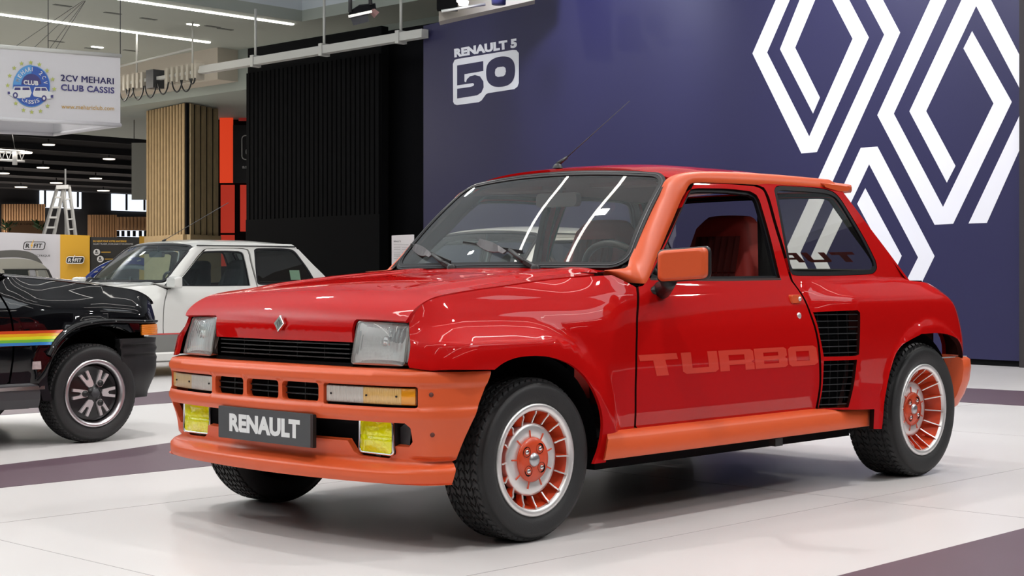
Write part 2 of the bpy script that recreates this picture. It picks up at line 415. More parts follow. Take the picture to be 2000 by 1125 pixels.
GR_LO = outline(S((1609, 705), (1674, 702.5)), S((1674, 702.5), (1668, 750), (1657, 796)), S((1657, 796), (1598, 798)), S((1598, 798), (1606, 760), (1609, 705)))
HC = [(-.484, .660), (-.486, .70), (-.476, .74), (-.452, .775), (-.40, .802), (-.32, .827), (-.15, .856), (0, .873), (.18, .889), (.40, .904), (.52, .910)]
HE = [(-.448, .655), (-.452, .69), (-.450, .718), (-.440, .742), (-.400, .777), (-.32, .808), (-.15, .830), (0, .844), (.18, .862), (.44, .881), (.57, .893)]
HT = np.concatenate([[0], np.cumsum([math.hypot(HC[i+1][0]-HC[i][0], HC[i+1][1]-HC[i][1]) for i in range(len(HC)-1)])])
HCX, HCZ, HEX, HEZ = (pchip(HT, [p[i] for p in q]) for q in (HC, HE) for i in (0, 1))
def hood_fn(Q):
    t, y = Q[:, 0], Q[:, 1]; q = (y/.61)**2
    x = HCX(t)+(HEX(t)-HCX(t))*q; z = HCZ(t)+(HEZ(t)-HCZ(t))*q
    ay = np.abs(y)
    # pressed swage lines and the raised rear scoop area
    z = z+.008*ss(.34, .42, ay)*ss(.55, .46, ay)*ss(.25, .5, t)
    z = z-.007*ss(.60, .66, t)*ss(.98, .90, t)*ss(.34, .28, ay)
    return np.stack([x, y, z], 1)
def z2t(z, y=0):
    for t in np.linspace(0, .5, 501):
        if hood_fn(np.array([[t, y]]))[0, 2] >= z: return t
    return .1
def ws_fn(Q):
    u, v = Q[:, 0], Q[:, 1]; b = 1-u*u
    half = .642+(.550-.642)*v; bu = .012*np.sin(np.pi*np.clip(v, 0, 1))
    x = .606+(.972-.606)*v-(.095*(1-v)+.045*v)*b-bu; z = .903+(1.268-.903)*v+(.004*(1-v)+.030*v)*b+bu
    return np.stack([x, u*half, z], 1)
ROOFC = pchip([.85, 1.0, 1.3, 1.7, 2.1, 2.3], [1.298, 1.322, 1.343, 1.345, 1.328, 1.310])
def roof_fn(Q):
    x, y = Q[:, 0], Q[:, 1]
    return np.stack([x, y, ROOFC(x)-.10*y*y-.42*np.abs(y)**4-.03*np.clip((np.abs(y)-.3)/.2, 0, 2)**2*0], 1)
# front bumper plan
BP = [(0, -.548), (.15, -.545), (.3, -.534), (.5, -.508), (.60, -.486), (.66, -.462), (.70, -.43), (.728, -.38), (.75, -.31), (.766, -.24), (.772, -.17), (.774, -.10)]
BT = np.concatenate([[0], np.cumsum([math.hypot(BP[i+1][0]-BP[i][0], BP[i+1][1]-BP[i][1]) for i in range(len(BP)-1)])])
BY, BX = pchip(BT, [p[0] for p in BP]), pchip(BT, [p[1] for p in BP])
BOFF = pchip([.20, .226, .233, .262, .272, .290, .34, .405, .425, .435, .452, .459, .466, .528, .533, .540, .562, .570, .578],
             [.010, .018, .026, .028, .010, -.034, -.026, .000, .010, .016, .016, .012, .004, .004, .012, .016, .016, .008, .000])
def bumper_fn(Q, off=None):
    u, z = Q[:, 0], Q[:, 1]; a = np.abs(u); s = np.sign(u)+(u == 0)
    x, y = BX(a), BY(a); dx = (BX(a+.003)-BX(a-.003)); dy = (BY(a+.003)-BY(a-.003)); L = np.hypot(dx, dy); nx, ny = -dy/L, dx/L
    side = 1-.55*ss(.62, .76, a)*(z > .3)-.8*ss(.50, .72, a)*(z <= .3)*(BOFF(z) > 0)
    o = BOFF(z)*side if off is None else off
    # rounded frame embossing on the cheek panel
    return np.stack([x+nx*o, s*(y+ny*o*1.0), z], 1)
def u_of_y(y): return float(np.interp(abs(y), [p[0] for p in BP], BT))*(1 if y >= 0 else -1)

def strip(name, A, B, bulge, m, parent, mirror=False, n=8, inward=.0, step=.02, zrow=None):
    """ruled, outward-bulging strip between two 3D polylines of equal count"""
    A3 = np.array(cr(A, 1e9 if False else step)) ; 
    k = len(A); tt = np.linspace(0, k-1, 90)
    def samp(P):
        P = np.array(P, float); f = [pchip(range(k), P[:, i]) for i in range(3)]; return np.stack([g(tt) for g in f], 1)
    A3, B3 = samp(A), samp(B)
    cen = np.array([1.2, 0, .75]); rings = []
    for a, b in zip(A3, B3):
        ring = []
        mid = (a+b)/2; out = mid-np.array([mid[0], 0, .7]); out = out+np.array([-.25 if mid[0] < 1.05 else 0, 0, 0]); out /= np.linalg.norm(out)
        for j in range(n+1):
            q = j/n; ring.append(a+(b-a)*q+out*bulge*(4*q*(1-q))**.7)
        rings.append(ring)
    mb = MB(); mb.loft(rings, closed=False, caps=False)
    # folded edges
    I = [[p[0]-0*p[0] for p in [r]] for r in rings]
    for idx in (0, -1):
        mb.loft([[r[idx], np.array(r[idx])*.985+np.array([1.2, 0, .9])*.015] for r in rings], closed=False, caps=False)
    if mirror: mb.v = [(x, -y, z) for x, y, z in mb.v]; mb.f = [f[::-1] for f in mb.f]
    # keep the outside of the sheet facing out
    V_ = np.array(mb.v)
    def flipq(f):
        p = V_[list(f)]; n_ = np.cross(p[1]-p[0], p[2]-p[0]); c_ = p.mean(0); return n_ @ (c_-np.array([max(.9, c_[0]), 0, .7])) < 0
    mb.f = [f[::-1] if flipq(f) else f for f in mb.f]
    return obj(name, mb, m, parent)

def mb_map(mb, f): mb.v = [tuple(map(float, f(p))) for p in mb.v]; return mb

# ------------------------------------------------------------------ wheels
def tyre_mesh(R, Wd, rim, name='tyre'):
    s = R-rim
    prof = [(rim-.004, .018), (rim+.004, .004), (rim+s*.30, -.006), (rim+s*.62, -.008), (rim+s*.80, -.002), (R-.022, .006), (R-.010, .016), (R-.007, .030),
            (R-.007, Wd-.030), (R-.010, Wd-.016), (R-.022, Wd-.006), (rim+s*.5, Wd+.008), (rim+.004, Wd-.004), (rim-.004, Wd-.02)]
    return MB().lathe(prof, 96)
def tread_mesh(R, Wd, rows=6, n=58):
    mb = MB()
    y0, y1 = .012, Wd-.012; rw = (y1-y0)/rows
    for r in range(rows):
        for k in range(n):
            a0 = 2*math.pi*(k+(.5 if r % 2 else 0))/n; da = 2*math.pi/n*.74; ya, yb = y0+rw*r+.0022, y0+rw*(r+1)-.0022; sk = .6*da*(1 if r % 2 else -1)
            e = .004 if r in (0, rows-1) else 0
            vs = []
            for rad, sh in ((R-.011, 0), (R-.0005, .0015)):
                for (yy, ang) in ((ya+sh, a0+sh*3), (ya+sh, a0+da-sh*3), ((ya+yb)/2, a0+da+sk-sh*3), (yb-sh, a0+da-sh*3), (yb-sh, a0+sh*3), ((ya+yb)/2, a0+sk+sh*3)):
                    q = rad-(e if ((r == 0 and yy < (ya+yb)/2) or (r == rows-1 and yy > (ya+yb)/2)) else 0)
                    vs.append((q*math.cos(ang), yy, q*math.sin(ang)))
            fs = [(6, 7, 8, 11), (8, 9, 10, 11), (0, 1, 7, 6), (1, 2, 8, 7), (2, 3, 9, 8), (3, 4, 10, 9), (4, 5, 11, 10), (5, 0, 6, 11)]
            mb.add(vs, fs)
        # sipes between the blocks stay open down to the casing
    return mb
def turbine_wheel(parent, x, y, R, Wd, rim, dish, ang, side):
    """outer face at local y=0 looking to -y; side=-1 left, +1 right"""
    root = link('wheel', tyre_mesh(R, Wd, rim).mesh('tyre', RUBBER), parent, (x, side*y, R), (0, 0, 0 if side < 0 else math.pi))
    root.rotation_euler[1] = 0
    t = obj('tread', tread_mesh(R, Wd), RUBBER, root)
    t['kind'] = 'stuff'
    r = rim
    obj('rim', MB().lathe([(r+.002, .012), (r+.003, .000), (r-.003, -.003), (r-.017, .000), (r-.020, .004), (r-.022, .012)], 96), SILVER, root)
    obj('rim_barrel', MB().lathe([(r-.022, .012), (r-.026, .03), (r-.040, .05+dish), (r-.055, .07+dish), (.115, .085+dish), (.05, .09+dish)], 64), ORANGE_W, root)
    d = dish
    obj('wheel_disc', MB().lathe([(.052, .012+d), (.053, .006+d), (.108, .010+d), (.119, .013+d), (.1205, .02+d), (.1205, .045+d)], 96), SILVER, root)
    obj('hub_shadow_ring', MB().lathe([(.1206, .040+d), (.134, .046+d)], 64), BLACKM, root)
    obj('hub_plate', MB().lathe([(.0, -.001+d), (.050, -.001+d), (.0705, .001+d), (.0735, .006+d), (.074, .013+d)], 64), ORANGE_W, root)
    obj('centre_cap', MB().lathe([(0, -.012+d), (.014, -.011+d), (.021, -.007+d), (.0235, 0+d), (.024, .003+d)], 32), mat('brushed_alloy', (.55, .56, .58), .38, 1), root)
    slot = MB().bar((.068, .0075+d, 0), (.098, .0080+d, 0), .0045, .004, up=(0, 1, 0)).mesh('disc_slot', ORANGE_W)
    for k in range(9): link('disc_slot', slot, root, None, (0, -2*math.pi*k/9-.3, 0))
    fin = None
    n = 16
    for k in range(n):
        a = 2*math.pi*(k+.5)/n+ang
        if fin is None:
            mb = MB(); rows = [(.121, .008+d), (.14, .002+d*.75), (r-.030, -.0005+d*.15), (r-.021, .0)]
            for (ra, ya), (rb, yb) in zip(rows[:-1], rows[1:]):
                for wd, m_ in ((.0048, 0),):
                    mb.add([(ra, ya, -wd/2), (ra, ya, wd/2), (rb, yb, wd/2), (rb, yb, -wd/2), (ra, ya+.004, -wd/2), (ra, ya+.004, wd/2), (rb, yb+.004, wd/2), (rb, yb+.004, -wd/2)], [(0, 1, 2, 3), (0, 4, 5, 1), (3, 2, 6, 7), (0, 3, 7, 4), (1, 5, 6, 2)])
            fin = mb.mesh('fin', SILVER)
            mb2 = MB()
            for (ra, ya), (rb, yb) in zip(rows[:-1], rows[1:]):
                w0 = .0026; dd = .055+d*.3
                mb2.add([(ra, ya+.004, -w0/2), (rb, yb+.004, -w0/2), (rb, yb+dd*.6, -w0/2+.006), (ra, ya+dd*.6, -w0/2+.006), (ra, ya+.004, w0/2), (rb, yb+.004, w0/2), (rb, yb+dd*.6, w0/2+.006), (ra, ya+dd*.6, w0/2+.006)], [(0, 1, 2, 3), (7, 6, 5, 4), (2, 6, 7, 3)])
            blade = mb2.mesh('fin_blade', ORANGE_W)
        link('fin', fin, root, None, (0, -a, 0)); link('fin_blade', blade, root, None, (0, -a, 0))
    nut = MB().lathe([(0, -.006), (.006, -.006), (.0088, -.003), (.009, .010)], 6).mesh('lug_nut', CHROME)
    rec = MB().lathe([(.0175, -.0012), (.0155, .0003), (.0125, .0004)], 24).mesh('nut_recess', BLACKM)
    for k in range(4):
        a = math.pi/4+k*math.pi/2+.12
        p = (.045*math.cos(a), d-.001, .045*math.sin(a)); link('lug_nut', nut, root, p); link('nut_recess', rec, root, p)
    return root
def slotted_wheel(parent, x, y, R, Wd, rim, side, plain=False):
    root = link('wheel', tyre_mesh(R, Wd, rim).mesh('tyre', RUBBER), parent, (x, side*y, R), (0, 0, 0 if side < 0 else math.pi))
    t = obj('tread', tread_mesh(R, Wd, 4, 70), RUBBER, root); t['kind'] = 'stuff'
    r = rim
    obj('rim', MB().lathe([(r+.004, .010), (r+.005, -.004), (r-.004, -.008), (r-.016, -.003), (r-.022, .010), (r-.024, .03)], 80), mat('rim_alloy', (.62, .60, .62), .3, 1), root)
    obj('rim_barrel', MB().lathe([(r-.024, .03), (r-.03, .12), (.10, .125)], 48), BLACKM, root)
    obj('wheel_centre', MB().lathe([(0, -.004), (.028, -.004), (.034, .004), (.05, .010), (.12, .022), (r-.03, .03)], 48), mat('gloss_black_wheel', (.01, .01, .011), .25), root)
    obj('centre_cap', MB().lathe([(0, -.012), (.022, -.011), (.027, -.004), (.028, .004)], 6), GREYP, root)
    if plain: return root
    al = mat('polished_alloy', (.72, .69, .70), .35, .55)
    spk = MB()
    poly = [(.046, -.016), (.058, -.020), (.125, -.029), (.126, -.014), (.086, -.008), (.080, 0), (.086, .008), (.126, .014), (.125, .029), (.058, .020), (.046, .016), (.040, 0)]
    spk.prism(poly, lambda a, b: (a, .000+.10*(a-.04)**1, b), lambda a, b: (a, .02+.1*(a-.04), b))
    sm = spk.mesh('spoke', al)
    for k in range(6):
        link('spoke', sm, root, None, (0, -k*math.pi/3, 0))
    nut = MB().lathe([(0, -.004), (.008, -.006), (.009, -.001), (.017, -.001), (.0175, .012)], 12).mesh('lug_nut', BLACKP)
    for k in (1, 3, 5): a = k*math.pi/3; link('lug_nut', nut, root, (.060*math.cos(a), -.003, .060*math.sin(a)))
    return root

def arch_liner(parent, x, side, W_, R, inner=.42):
    mb = MB(); n = 20; rings = []
    for k in range(n+1):
        a = math.pi*(.01+.98*k/n); rings.append([(x+R*math.cos(a), side*W_, .27+R*math.sin(a)), (x+R*math.cos(a), side*inner, .27+R*math.sin(a))])
    mb.loft(rings, closed=False, caps=False)
    mb.add([(x, side*inner, .27)]+[r[1] for r in rings], [(0, k+1, k+2) for k in range(n)])
    obj('wheel_arch_liner', mb, BLACKM, parent)

def build_car(root, paint, pillar, style):
    turbo = style == 'turbo'; fn = side_fn(turbo); st = .022 if turbo else .045
    inner = mat('interior_trim', (.05, .012, .010) if turbo else (.03, .03, .032), .8)
    for mir in (False, True):
        sd = 1 if mir else -1
        stt = st if not mir or style == 'black' else .05
        hint = (0, -1, 0)
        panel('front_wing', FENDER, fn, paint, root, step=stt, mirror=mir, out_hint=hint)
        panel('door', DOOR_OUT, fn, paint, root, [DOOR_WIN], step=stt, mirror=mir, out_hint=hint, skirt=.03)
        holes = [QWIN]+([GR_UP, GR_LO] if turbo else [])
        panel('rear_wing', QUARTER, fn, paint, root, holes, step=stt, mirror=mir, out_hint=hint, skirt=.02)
        # inner door trim
        IN = [(.50, .30), (1.66, .30), (1.66, .865), (.60, .865), (.50, .80)]
        panel('door_trim', IN, fn, inner, root, step=.12, mirror=mir, offset=-.06, out_hint=hint, skirt=0)
        panel('inner_quarter_trim', [(1.60, .25), (2.0, .25), (2.05, .45), (2.05, .89), (1.60, .87)], lambda Q: np.stack([Q[:, 0], -(PROF(Q[:, 1])-.10), Q[:, 1]], 1), inner, root, step=.15, mirror=mir, out_hint=hint, skirt=0)
        # rear quarter glass and its seal
        c = np.mean(QWIN, 0)
        def shr(p, d):
            P_ = np.array(p); n_ = len(P_); out = []
            area_ = sum(P_[i][0]*P_[(i+1) % n_][1]-P_[(i+1) % n_][0]*P_[i][1] for i in range(n_)); sg = 1 if area_ > 0 else -1
            for i in range(n_):
                t_ = P_[(i+1) % n_]-P_[i-1]; t_ /= np.linalg.norm(t_)+1e-9; out.append(tuple(P_[i]+sg*d*np.array([-t_[1], t_[0]])))
            return out
        panel('quarter_window_seal', shr(QWIN, .002), fn, SEAL, root, [shr(QWIN, .020)], step=.03, mirror=mir, offset=-.002, out_hint=hint, skirt=.01)
        panel('quarter_window', shr(QWIN, .018), fn, GLASS_T, root, step=.08, mirror=mir, offset=-.006, out_hint=hint, skirt=0)
        panel('door_window_seal', shr(DOOR_WIN, .001), fn, SEAL, root, [shr(DOOR_WIN, .012)], step=.03, mirror=mir, offset=-.010, out_hint=hint, skirt=.015)
        if style != 'turbo': panel('door_window', shr(DOOR_WIN, .01), fn, GLASS_B, root, step=.1, mirror=mir, offset=-.015, out_hint=hint, skirt=0)
        # pillar and roof rail in one sweep
        A = [atY(px, py, -w_) for px, py, w_ in ((1178, 528, .640), (1222, 523, .643), (1231, 503, .630), (1250, 462, .614), (1284, 387, .574), (1302, 350, .552), (1341, 337, .535), (1431, 336.5, .530), (1530, 343, .530), (1612, 350, .530))]
        B = [atY(px, py, -w_) for px, py, w_ in ((1176, 537, .615), (1230, 552, .665), (1259, 554, .702), (1283, 502, .668), (1313, 432, .620), (1336, 380, .590), (1356, 357, .572), (1440, 359, .570), (1530, 364, .568), (1640, 377, .560))]
        strip('windscreen_pillar_and_rail', A, B, .016, pillar, root, mirror=mir)
        ins = lambda L_: [np.array([p_[0]+.002, p_[1]+.030, p_[2]-.006]) for p_ in L_]
        strip('pillar_lining', ins(A), ins(B), .004, mat('pillar_lining_dark', (.02, .012, .012), .9), root, mirror=mir)
        for cx_, R_, w_ in ((0, .346, .715), (WB, .365, .76 if turbo else .73)): arch_liner(root, cx_, sd, w_-(0 if turbo else .06), R_)
    # bonnet
    t1, t2 = z2t(.735, .38), z2t(.732, .59)
    poly = outline([(.002, -.372), (0, 0), (.002, .372)], [(.002, .372), (t1*.5, .372), (t1-.01, .376)], [(t1-.01, .376), (t1, .384)], [(t1, .384), (t2, .600)], [(t2, .600), (t2+.02, .604)], [(t2+.02, .604), (HT[-1]-.03, .602)], [(HT[-1]-.03, .602), (HT[-1], .57), (HT[-1], 0), (HT[-1], -.57), (HT[-1]-.03, -.602)], [(HT[-1]-.03, -.602), (t2+.02, -.604)],
                   [(t2+.02, -.604), (t2, -.600)], [(t2, -.600), (t1, -.384)], [(t1, -.384), (t1-.01, -.376)], [(t1-.01, -.376), (t1*.5, -.372), (.002, -.372)])
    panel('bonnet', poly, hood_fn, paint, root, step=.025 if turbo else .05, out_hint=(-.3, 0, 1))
    # scuttle under the windscreen
    panel('scuttle_panel', [(.46, -.62), (.70, -.63), (.70, .63), (.46, .62)], lambda Q: np.stack([Q[:, 0], Q[:, 1], .888+.012*(1-(Q[:, 1]/.6)**2)+0*Q[:, 0]], 1), paint, root, step=.1, out_hint=(0, 0, 1), skirt=.01)
    # roof
    rf = outline([(.975, -.555), (.945, -.36), (.925, 0), (.945, .36), (.975, .555)], [(.975, .555), (1.5, .555), (2.14, .548)], [(2.14, .548), (2.18, 0), (2.14, -.548)], [(2.14, -.548), (1.5, -.555), (.975, -.555)])
    panel('roof_panel', rf, roof_fn, paint, root, step=.05, out_hint=(0, 0, 1), skirt=.02)
    panel('headlining', rf, roof_fn, mat('headlining', (.10, .03, .025) if turbo else (.12, .12, .12), .9), root, step=.15, offset=-.03, out_hint=(0, 0, 1), skirt=0)
    # windscreen: seal ring and glass; u in half widths, v in height
    def wr(m_u, m_v, r): return [(a/1.0, b) for a, b in rrect(-1+m_u, 0+m_v, 1-m_u, 1-m_v, r, 6)]
    def wrr(mu, mv, r):  # rounded rect with anisotropic radius
        return [((a)*1.0, b) for a, b in [((p[0]/.60), (p[1]/.51)) for p in rrect(-.60*(1-mu), .51*mv, .60*(1-mu), .51*(1-mv), r, 7)]]
    panel('windscreen_seal', wrr(0.0, 0.0, .075), ws_fn, SEAL, root, [wrr(.045, .052, .055)], step=.03, offset=.004, out_hint=(-1, 0, .5), skirt=.014)
    panel('windscreen_seal_bead', wrr(.018, .02, .068), ws_fn, mat('seal_bead', (.035, .035, .045), .35), root, [wrr(.024, .026, .066)], step=.03, offset=.0055, out_hint=(-1, 0, .5), skirt=.002)
    panel('windscreen', wrr(.035, .04, .06), ws_fn, GLASS if style != 'white' else GLASS_B, root, step=.06, offset=.001, out_hint=(-1, 0, .5), skirt=0)
    # tail: hatch with its window, rear panel
    cpa = np.array(CP[::-1]); cw = side_w(cpa[:, 0], cpa[:, 1]); cs = np.linspace(0, 1, len(cpa)); hX, hZ, hW = (pchip(cs, q_) for q_ in (cpa[:, 0], cpa[:, 1], cw))
    def hatch(Q):
        y, v = Q[:, 0], Q[:, 1]; return np.stack([hX(v)+.03*(1-(y/.6)**2)+.002, y/.6*hW(v), hZ(v)+.012*(1-(y/.6)**2)], 1)
    panel('tailgate', [(-.6, 0), (.6, 0), (.6, 1), (-.6, 1)], hatch, paint, root, [rrect(-.53, .07, .53, .93, .05)], step=.1, out_hint=(1, 0, 1))
    panel('rear_window_seal', rrect(-.545, .055, .545, .945, .05), hatch, SEAL, root, [rrect(-.50, .09, .50, .90, .05)], step=.1, offset=-.004, out_hint=(1, 0, 1), skirt=.01)
    panel('rear_window', rrect(-.54, .06, .54, .94, .05), hatch, GLASS_T, root, step=.1, offset=-.006, out_hint=(1, 0, 1), skirt=0)
    hw = .60
    panel('rear_panel', [(-hw, .30), (hw, .30), (hw, .86), (-hw, .86)], lambda Q: np.stack([2.80+.05*(1-(Q[:, 0]/hw)**2)+.11*ss(.86, .72, Q[:, 1]), Q[:, 0], Q[:, 1]], 1), paint, root, step=.08, out_hint=(1, 0, 0))
    # underbody and firewall
    obj('underbody', MB().box((-.10, -.42, .19), (2.70, .42, .27)).box((.36, -.69, .20), (2.02, .69, .262)).box((-.42, -.40, .30), (-.28, .40, .56)).box((.36, -.56, .26), (.40, .56, .84)).box((-.33, -.56, .57), (-.29, .56, .70)), BLACKM, root)
    obj('engine_bay_block', MB().box((-.40, -.35, .30), (.30, .35, .70)), BLACKM, root)
    return fn

def headlamps(root):
    # ---------------- headlamps
    LENS = bpy.data.materials.new('headlamp_glass'); LENS.use_nodes = True; nt = LENS.node_tree; b = nt.nodes['Principled BSDF']
    b.inputs['Base Color'].default_value = (.88, .90, .90, 1); b.inputs['Roughness'].default_value = .06; b.inputs['Transmission Weight'].default_value = .75; b.inputs['IOR'].default_value = 1.18; b.inputs['Coat Weight'].default_value = 1
    tc = nt.nodes.new('ShaderNodeTexCoord'); wv = nt.nodes.new('ShaderNodeTexWave'); wv.bands_direction = 'Y'; wv.inputs['Scale'].default_value = 22; wv.inputs['Distortion'].default_value = .6; bp = nt.nodes.new('ShaderNodeBump'); bp.inputs['Strength'].default_value = .5; bp.inputs['Distance'].default_value = .006
    nt.links.new(tc.outputs['Object'], wv.inputs['Vector']); nt.links.new(wv.outputs['Fac'], bp.inputs['Height']); nt.links.new(bp.outputs['Normal'], b.inputs['Normal'])
    REFL = mat('headlamp_reflector', (.84, .85, .83), .3, .35, bump=.4, bscale=25)
    for s in (-1, 1):
        c00, c10, c11, c01 = [np.array(p) for p in ((-.484, .379, .590), (-.452, .606, .590), (-.418, .592, .728), (-.456, .381, .731))]
        def hl(Q, off=0.0):
            a, b = Q[:, 0:1], Q[:, 1:2]; P_ = c00*(1-a)*(1-b)+c10*a*(1-b)+c11*a*b+c01*(1-a)*b
            P_ = P_+np.array([-1, .1, .25])*(.016*(16*a*(1-a)*b*(1-b))**.6); return P_*np.array([1, s, 1])
        rr_ = [(p[0]/.225, p[1]/.14) for p in rrect(.001, .001, .224, .139, .014, 4)]; ri = [(p[0]/.225, p[1]/.14) for p in rrect(.006, .006, .219, .134, .011, 4)]
        hd = panel('headlamp', rr_, lambda Q: hl(Q), mat('headlamp_rim', (.42, .40, .38), .25, .8), root, [ri], step=.03, out_hint=(-1, 0, 0), skirt=.03, offset=.002)
        panel('headlamp_lens', ri, lambda Q: hl(Q), LENS, hd, step=.02, out_hint=(-1, 0, 0), skirt=.0)
        def bowl(Q):
            P_ = hl(Q); a, b = Q[:, 0], Q[:, 1]; dd = .012+.055*np.clip(1-((a-.52)/.55)**2-((b-.48)/.75)**2, 0, 1); return P_+np.stack([dd, 0*dd, 0*dd], 1)
        panel('headlamp_bowl', ri, bowl, REFL, hd, step=.02, out_hint=(-1, 0, 0), skirt=0)
        pc = hl(np.array([[.52, .5]]))[0]
        obj('headlamp_bulb', MB().lathe([(0, -.005), (.015, -.004), (.017, .006), (.012, .03)], 16, 'x', (pc[0]+.035, pc[1], pc[2])), CHROME, hd)

def build_details(root, turbo=True):
    """everything bolted to the red car"""
    fn = side_fn(True)
    # ---------------- front bumper
    U = u_of_y
    ue = lambda z: float(np.interp(z, [.236, .578], [0.871, 1.0]))
    # ends: slanted edge in (x,z)
    def u_at_x(x): return float(np.interp(x, [p[1] for p in BP], BT))
    e_t, e_b = u_at_x(-.235), u_at_x(-.372)
    right = [(e_t, .574), ((e_t*.62+e_b*.38)-.006, .44), ((e_t*.2+e_b*.8)-.004, .30), (e_b, .226)]
    left = [(-a, b) for a, b in right][::-1]
    poly = outline([(-e_t, .574), (0, .578), (e_t, .574)], right, [(e_b, .226), (0, .222), (-e_b, .226)], left, step=.02)
    holes = []
    for a, b in ((-.283, -.107), (-.087, .087), (.107, .283)):
        holes.append([(U(p[0]), p[1]) for p in rrect(a, .468, b, .528, .012, 3)])
    for s in (-1, 1):
        a, b = sorted((s*.306, s*.668)); holes.append([(U(p[0]), p[1]) for p in rrect(a, .463, b, .529, .006, 2)])
    low = outline([(-.64, .405), (-.63, .415)], [(-.63, .415), (.63, .415)], [(.63, .415), (.645, .400)], [(.645, .400), (.645, .355), (.63, .338)], [(.63, .338), (.565, .338)], [(.565, .338), (.562, .308), (.55, .298)], [(.55, .298), (.43, .298)], [(.43, .298), (.405, .312), (.385, .345)], [(.385, .345), (-.385, .345)],
                  [(-.385, .345), (-.405, .312), (-.43, .298)], [(-.43, .298), (-.55, .298)], [(-.55, .298), (-.562, .308), (-.565, .338)], [(-.565, .338), (-.63, .338)], [(-.63, .338), (-.645, .355), (-.645, .400)], step=.03)
    holes.append([(U(p[0]), p[1]) for p in low])
    bump = panel('front_bumper', poly, bumper_fn, ORANGE, root, holes, step=.014, out_hint=(-1, 0, 0), skirt=.022)
    # top shelf and under tray of the bumper
    mb = MB(); us = np.linspace(-e_t, e_t, 80)
    def bf(u, z, o): return bumper_fn(np.array([[u, z]]), o)[0]
    mb.loft([[bf(u, .576, .0), bf(u, .581, -.02), bf(u, .581, -.085)] for u in us], closed=False, caps=False)
    us = np.linspace(-e_b, e_b, 60); mb.loft([[bf(u, .224, .012), bf(u, .232, -.08)] for u in us], closed=False, caps=False)
    obj('bumper_shelf', mb, ORANGE, bump)
    for px, py in ((842, 772), (844, 849)):
        for s in (-1, 1):
            # bolt positions measured on the cheek
            best = min(((u, z) for u in np.linspace(-.80, -.60, 41) for z in np.linspace(.3, .56, 53)), key=lambda q: (lambda P: (P[0]-px)**2+(P[1]-py)**2)(project(bf(q[0], q[1], float(BOFF(q[1]))*.6))))
            p = bf(best[0], best[1], None); p2 = bf(best[0], best[1], float(BOFF(best[1])*.6)+.01)
            p = p*1.0; p[1] *= (1 if s < 0 else -1)
            n = np.array(bf(best[0], .35, .02)-bf(best[0], .35, 0)); n /= np.linalg.norm(n); n[1] *= (1 if s < 0 else -1)
            o = obj('bolt', MB().lathe([(0, -.003), (.007, -.002), (.0085, .002)], 12, 'z'), mat('dark_bolt', (.12, .03, .02), .6), bump, tuple(p-n*.0005)); o.rotation_euler = Vector(n).to_track_quat('Z', 'Y').to_euler()
            o.scale = (1, 1, -1)
    # dark recess behind the openings
    mb = MB()
    mb.loft([[bf(u, .575, -.055), bf(u, .24, -.055)] for u in np.linspace(-.66, .66, 30)], closed=False, caps=False)
    obj('bumper_recess', mb, BLACKM, bump)
    # vent slats inside the three openings
    for a, b in ((-.283, -.107), (-.087, .087), (.107, .283)):
        for z in (.488, .508):
            obj('vent_slat', MB().bar(bf(U(a), z, -.018), bf(U(b), z, -.018), .012, .004), BLACKP, bump)
        obj('vent_strut', MB().bar(bf(U((a+b)/2), .468, -.026), bf(U((a+b)/2), .528, -.026), .003, .010), BLACKP, bump)
    # indicator and side lamps
    LC = mat('clear_lamp_lens', (.62, .57, .52), .18, coat=.6, wave=.35, wscale=45, waxis='Y'); LA = mat('pale_amber_lens', (.82, .50, .17), .2, coat=.6, wave=.35, wscale=45, waxis='Y'); LO = mat('amber_lens', (.88, .34, .015), .18, coat=.8)
    for s in (-1, 1):
        def seg(y0, y1, name, m, par, o1=-.003):
            mb = MB(); rings = []
            for y in np.linspace(y0, y1, 8):
                u = U(s*y); rings.append([bf(u, .470, -.03), bf(u, .470, o1-.003), bf(u, .473, o1), bf(u, .521, o1), bf(u, .524, o1-.003), bf(u, .524, -.03)])
            mb.loft(rings); return obj(name, mb, m, par)
        lamp = seg(.311, .662, 'indicator_lamp', mat('lamp_tray', (.25, .2, .17), .5), root, -.012)
        seg(.313, .470, 'sidelight_lens', LC, lamp); seg(.4705, .615, 'amber_lens', LA if s < 0 else mat('faded_amber_lens', (.66, .47, .27), .25, coat=.5, wave=.35, wscale=45, waxis='Y'), lamp); seg(.6155, .660, 'amber_end', LO if s < 0 else LA, lamp)
        for y in (.335, .485, .60):
            o = obj('lens_screw', MB().lathe([(0, -.001), (.0032, 0), (.0035, .003)], 8, 'z'), GREYP, lamp, tuple(bf(U(s*y), .497, -.002)), (0, -math.pi/2, 0))
    # fog lamps
    YEL = mat('yellow_fog_lens', (.90, .88, .0), .12, coat=1, bump=1, bscale=30)
    for s in (-1, 1):
        fx, fy, fz = -.468, .490*s, .364
        fog = obj('fog_lamp', MB().loft([[(fx+.05, fy+a*.8, fz+b*.8) for a, b in rrect(-.082, -.056, .082, .056, .012, 3)], [(fx+.014, fy+a, fz+b) for a, b in rrect(-.082, -.056, .082, .056, .012, 3)], [(fx+.0, fy+a, fz+b) for a, b in rrect(-.082, -.056, .082, .056, .012, 3)]]), BLACKP, root)
        ring = [[(fx-.002-k, fy+a, fz+b) for a, b in rrect(-w_, -h_, w_, h_, .012, 4)] for k, w_, h_ in ((0, .083, .057), (.006, .083, .057), (.006, .077, .051), (-.002, .077, .051))]
        obj('fog_bezel', MB().loft(ring, caps=False), CHROME, fog)
        G = 9; rings = []
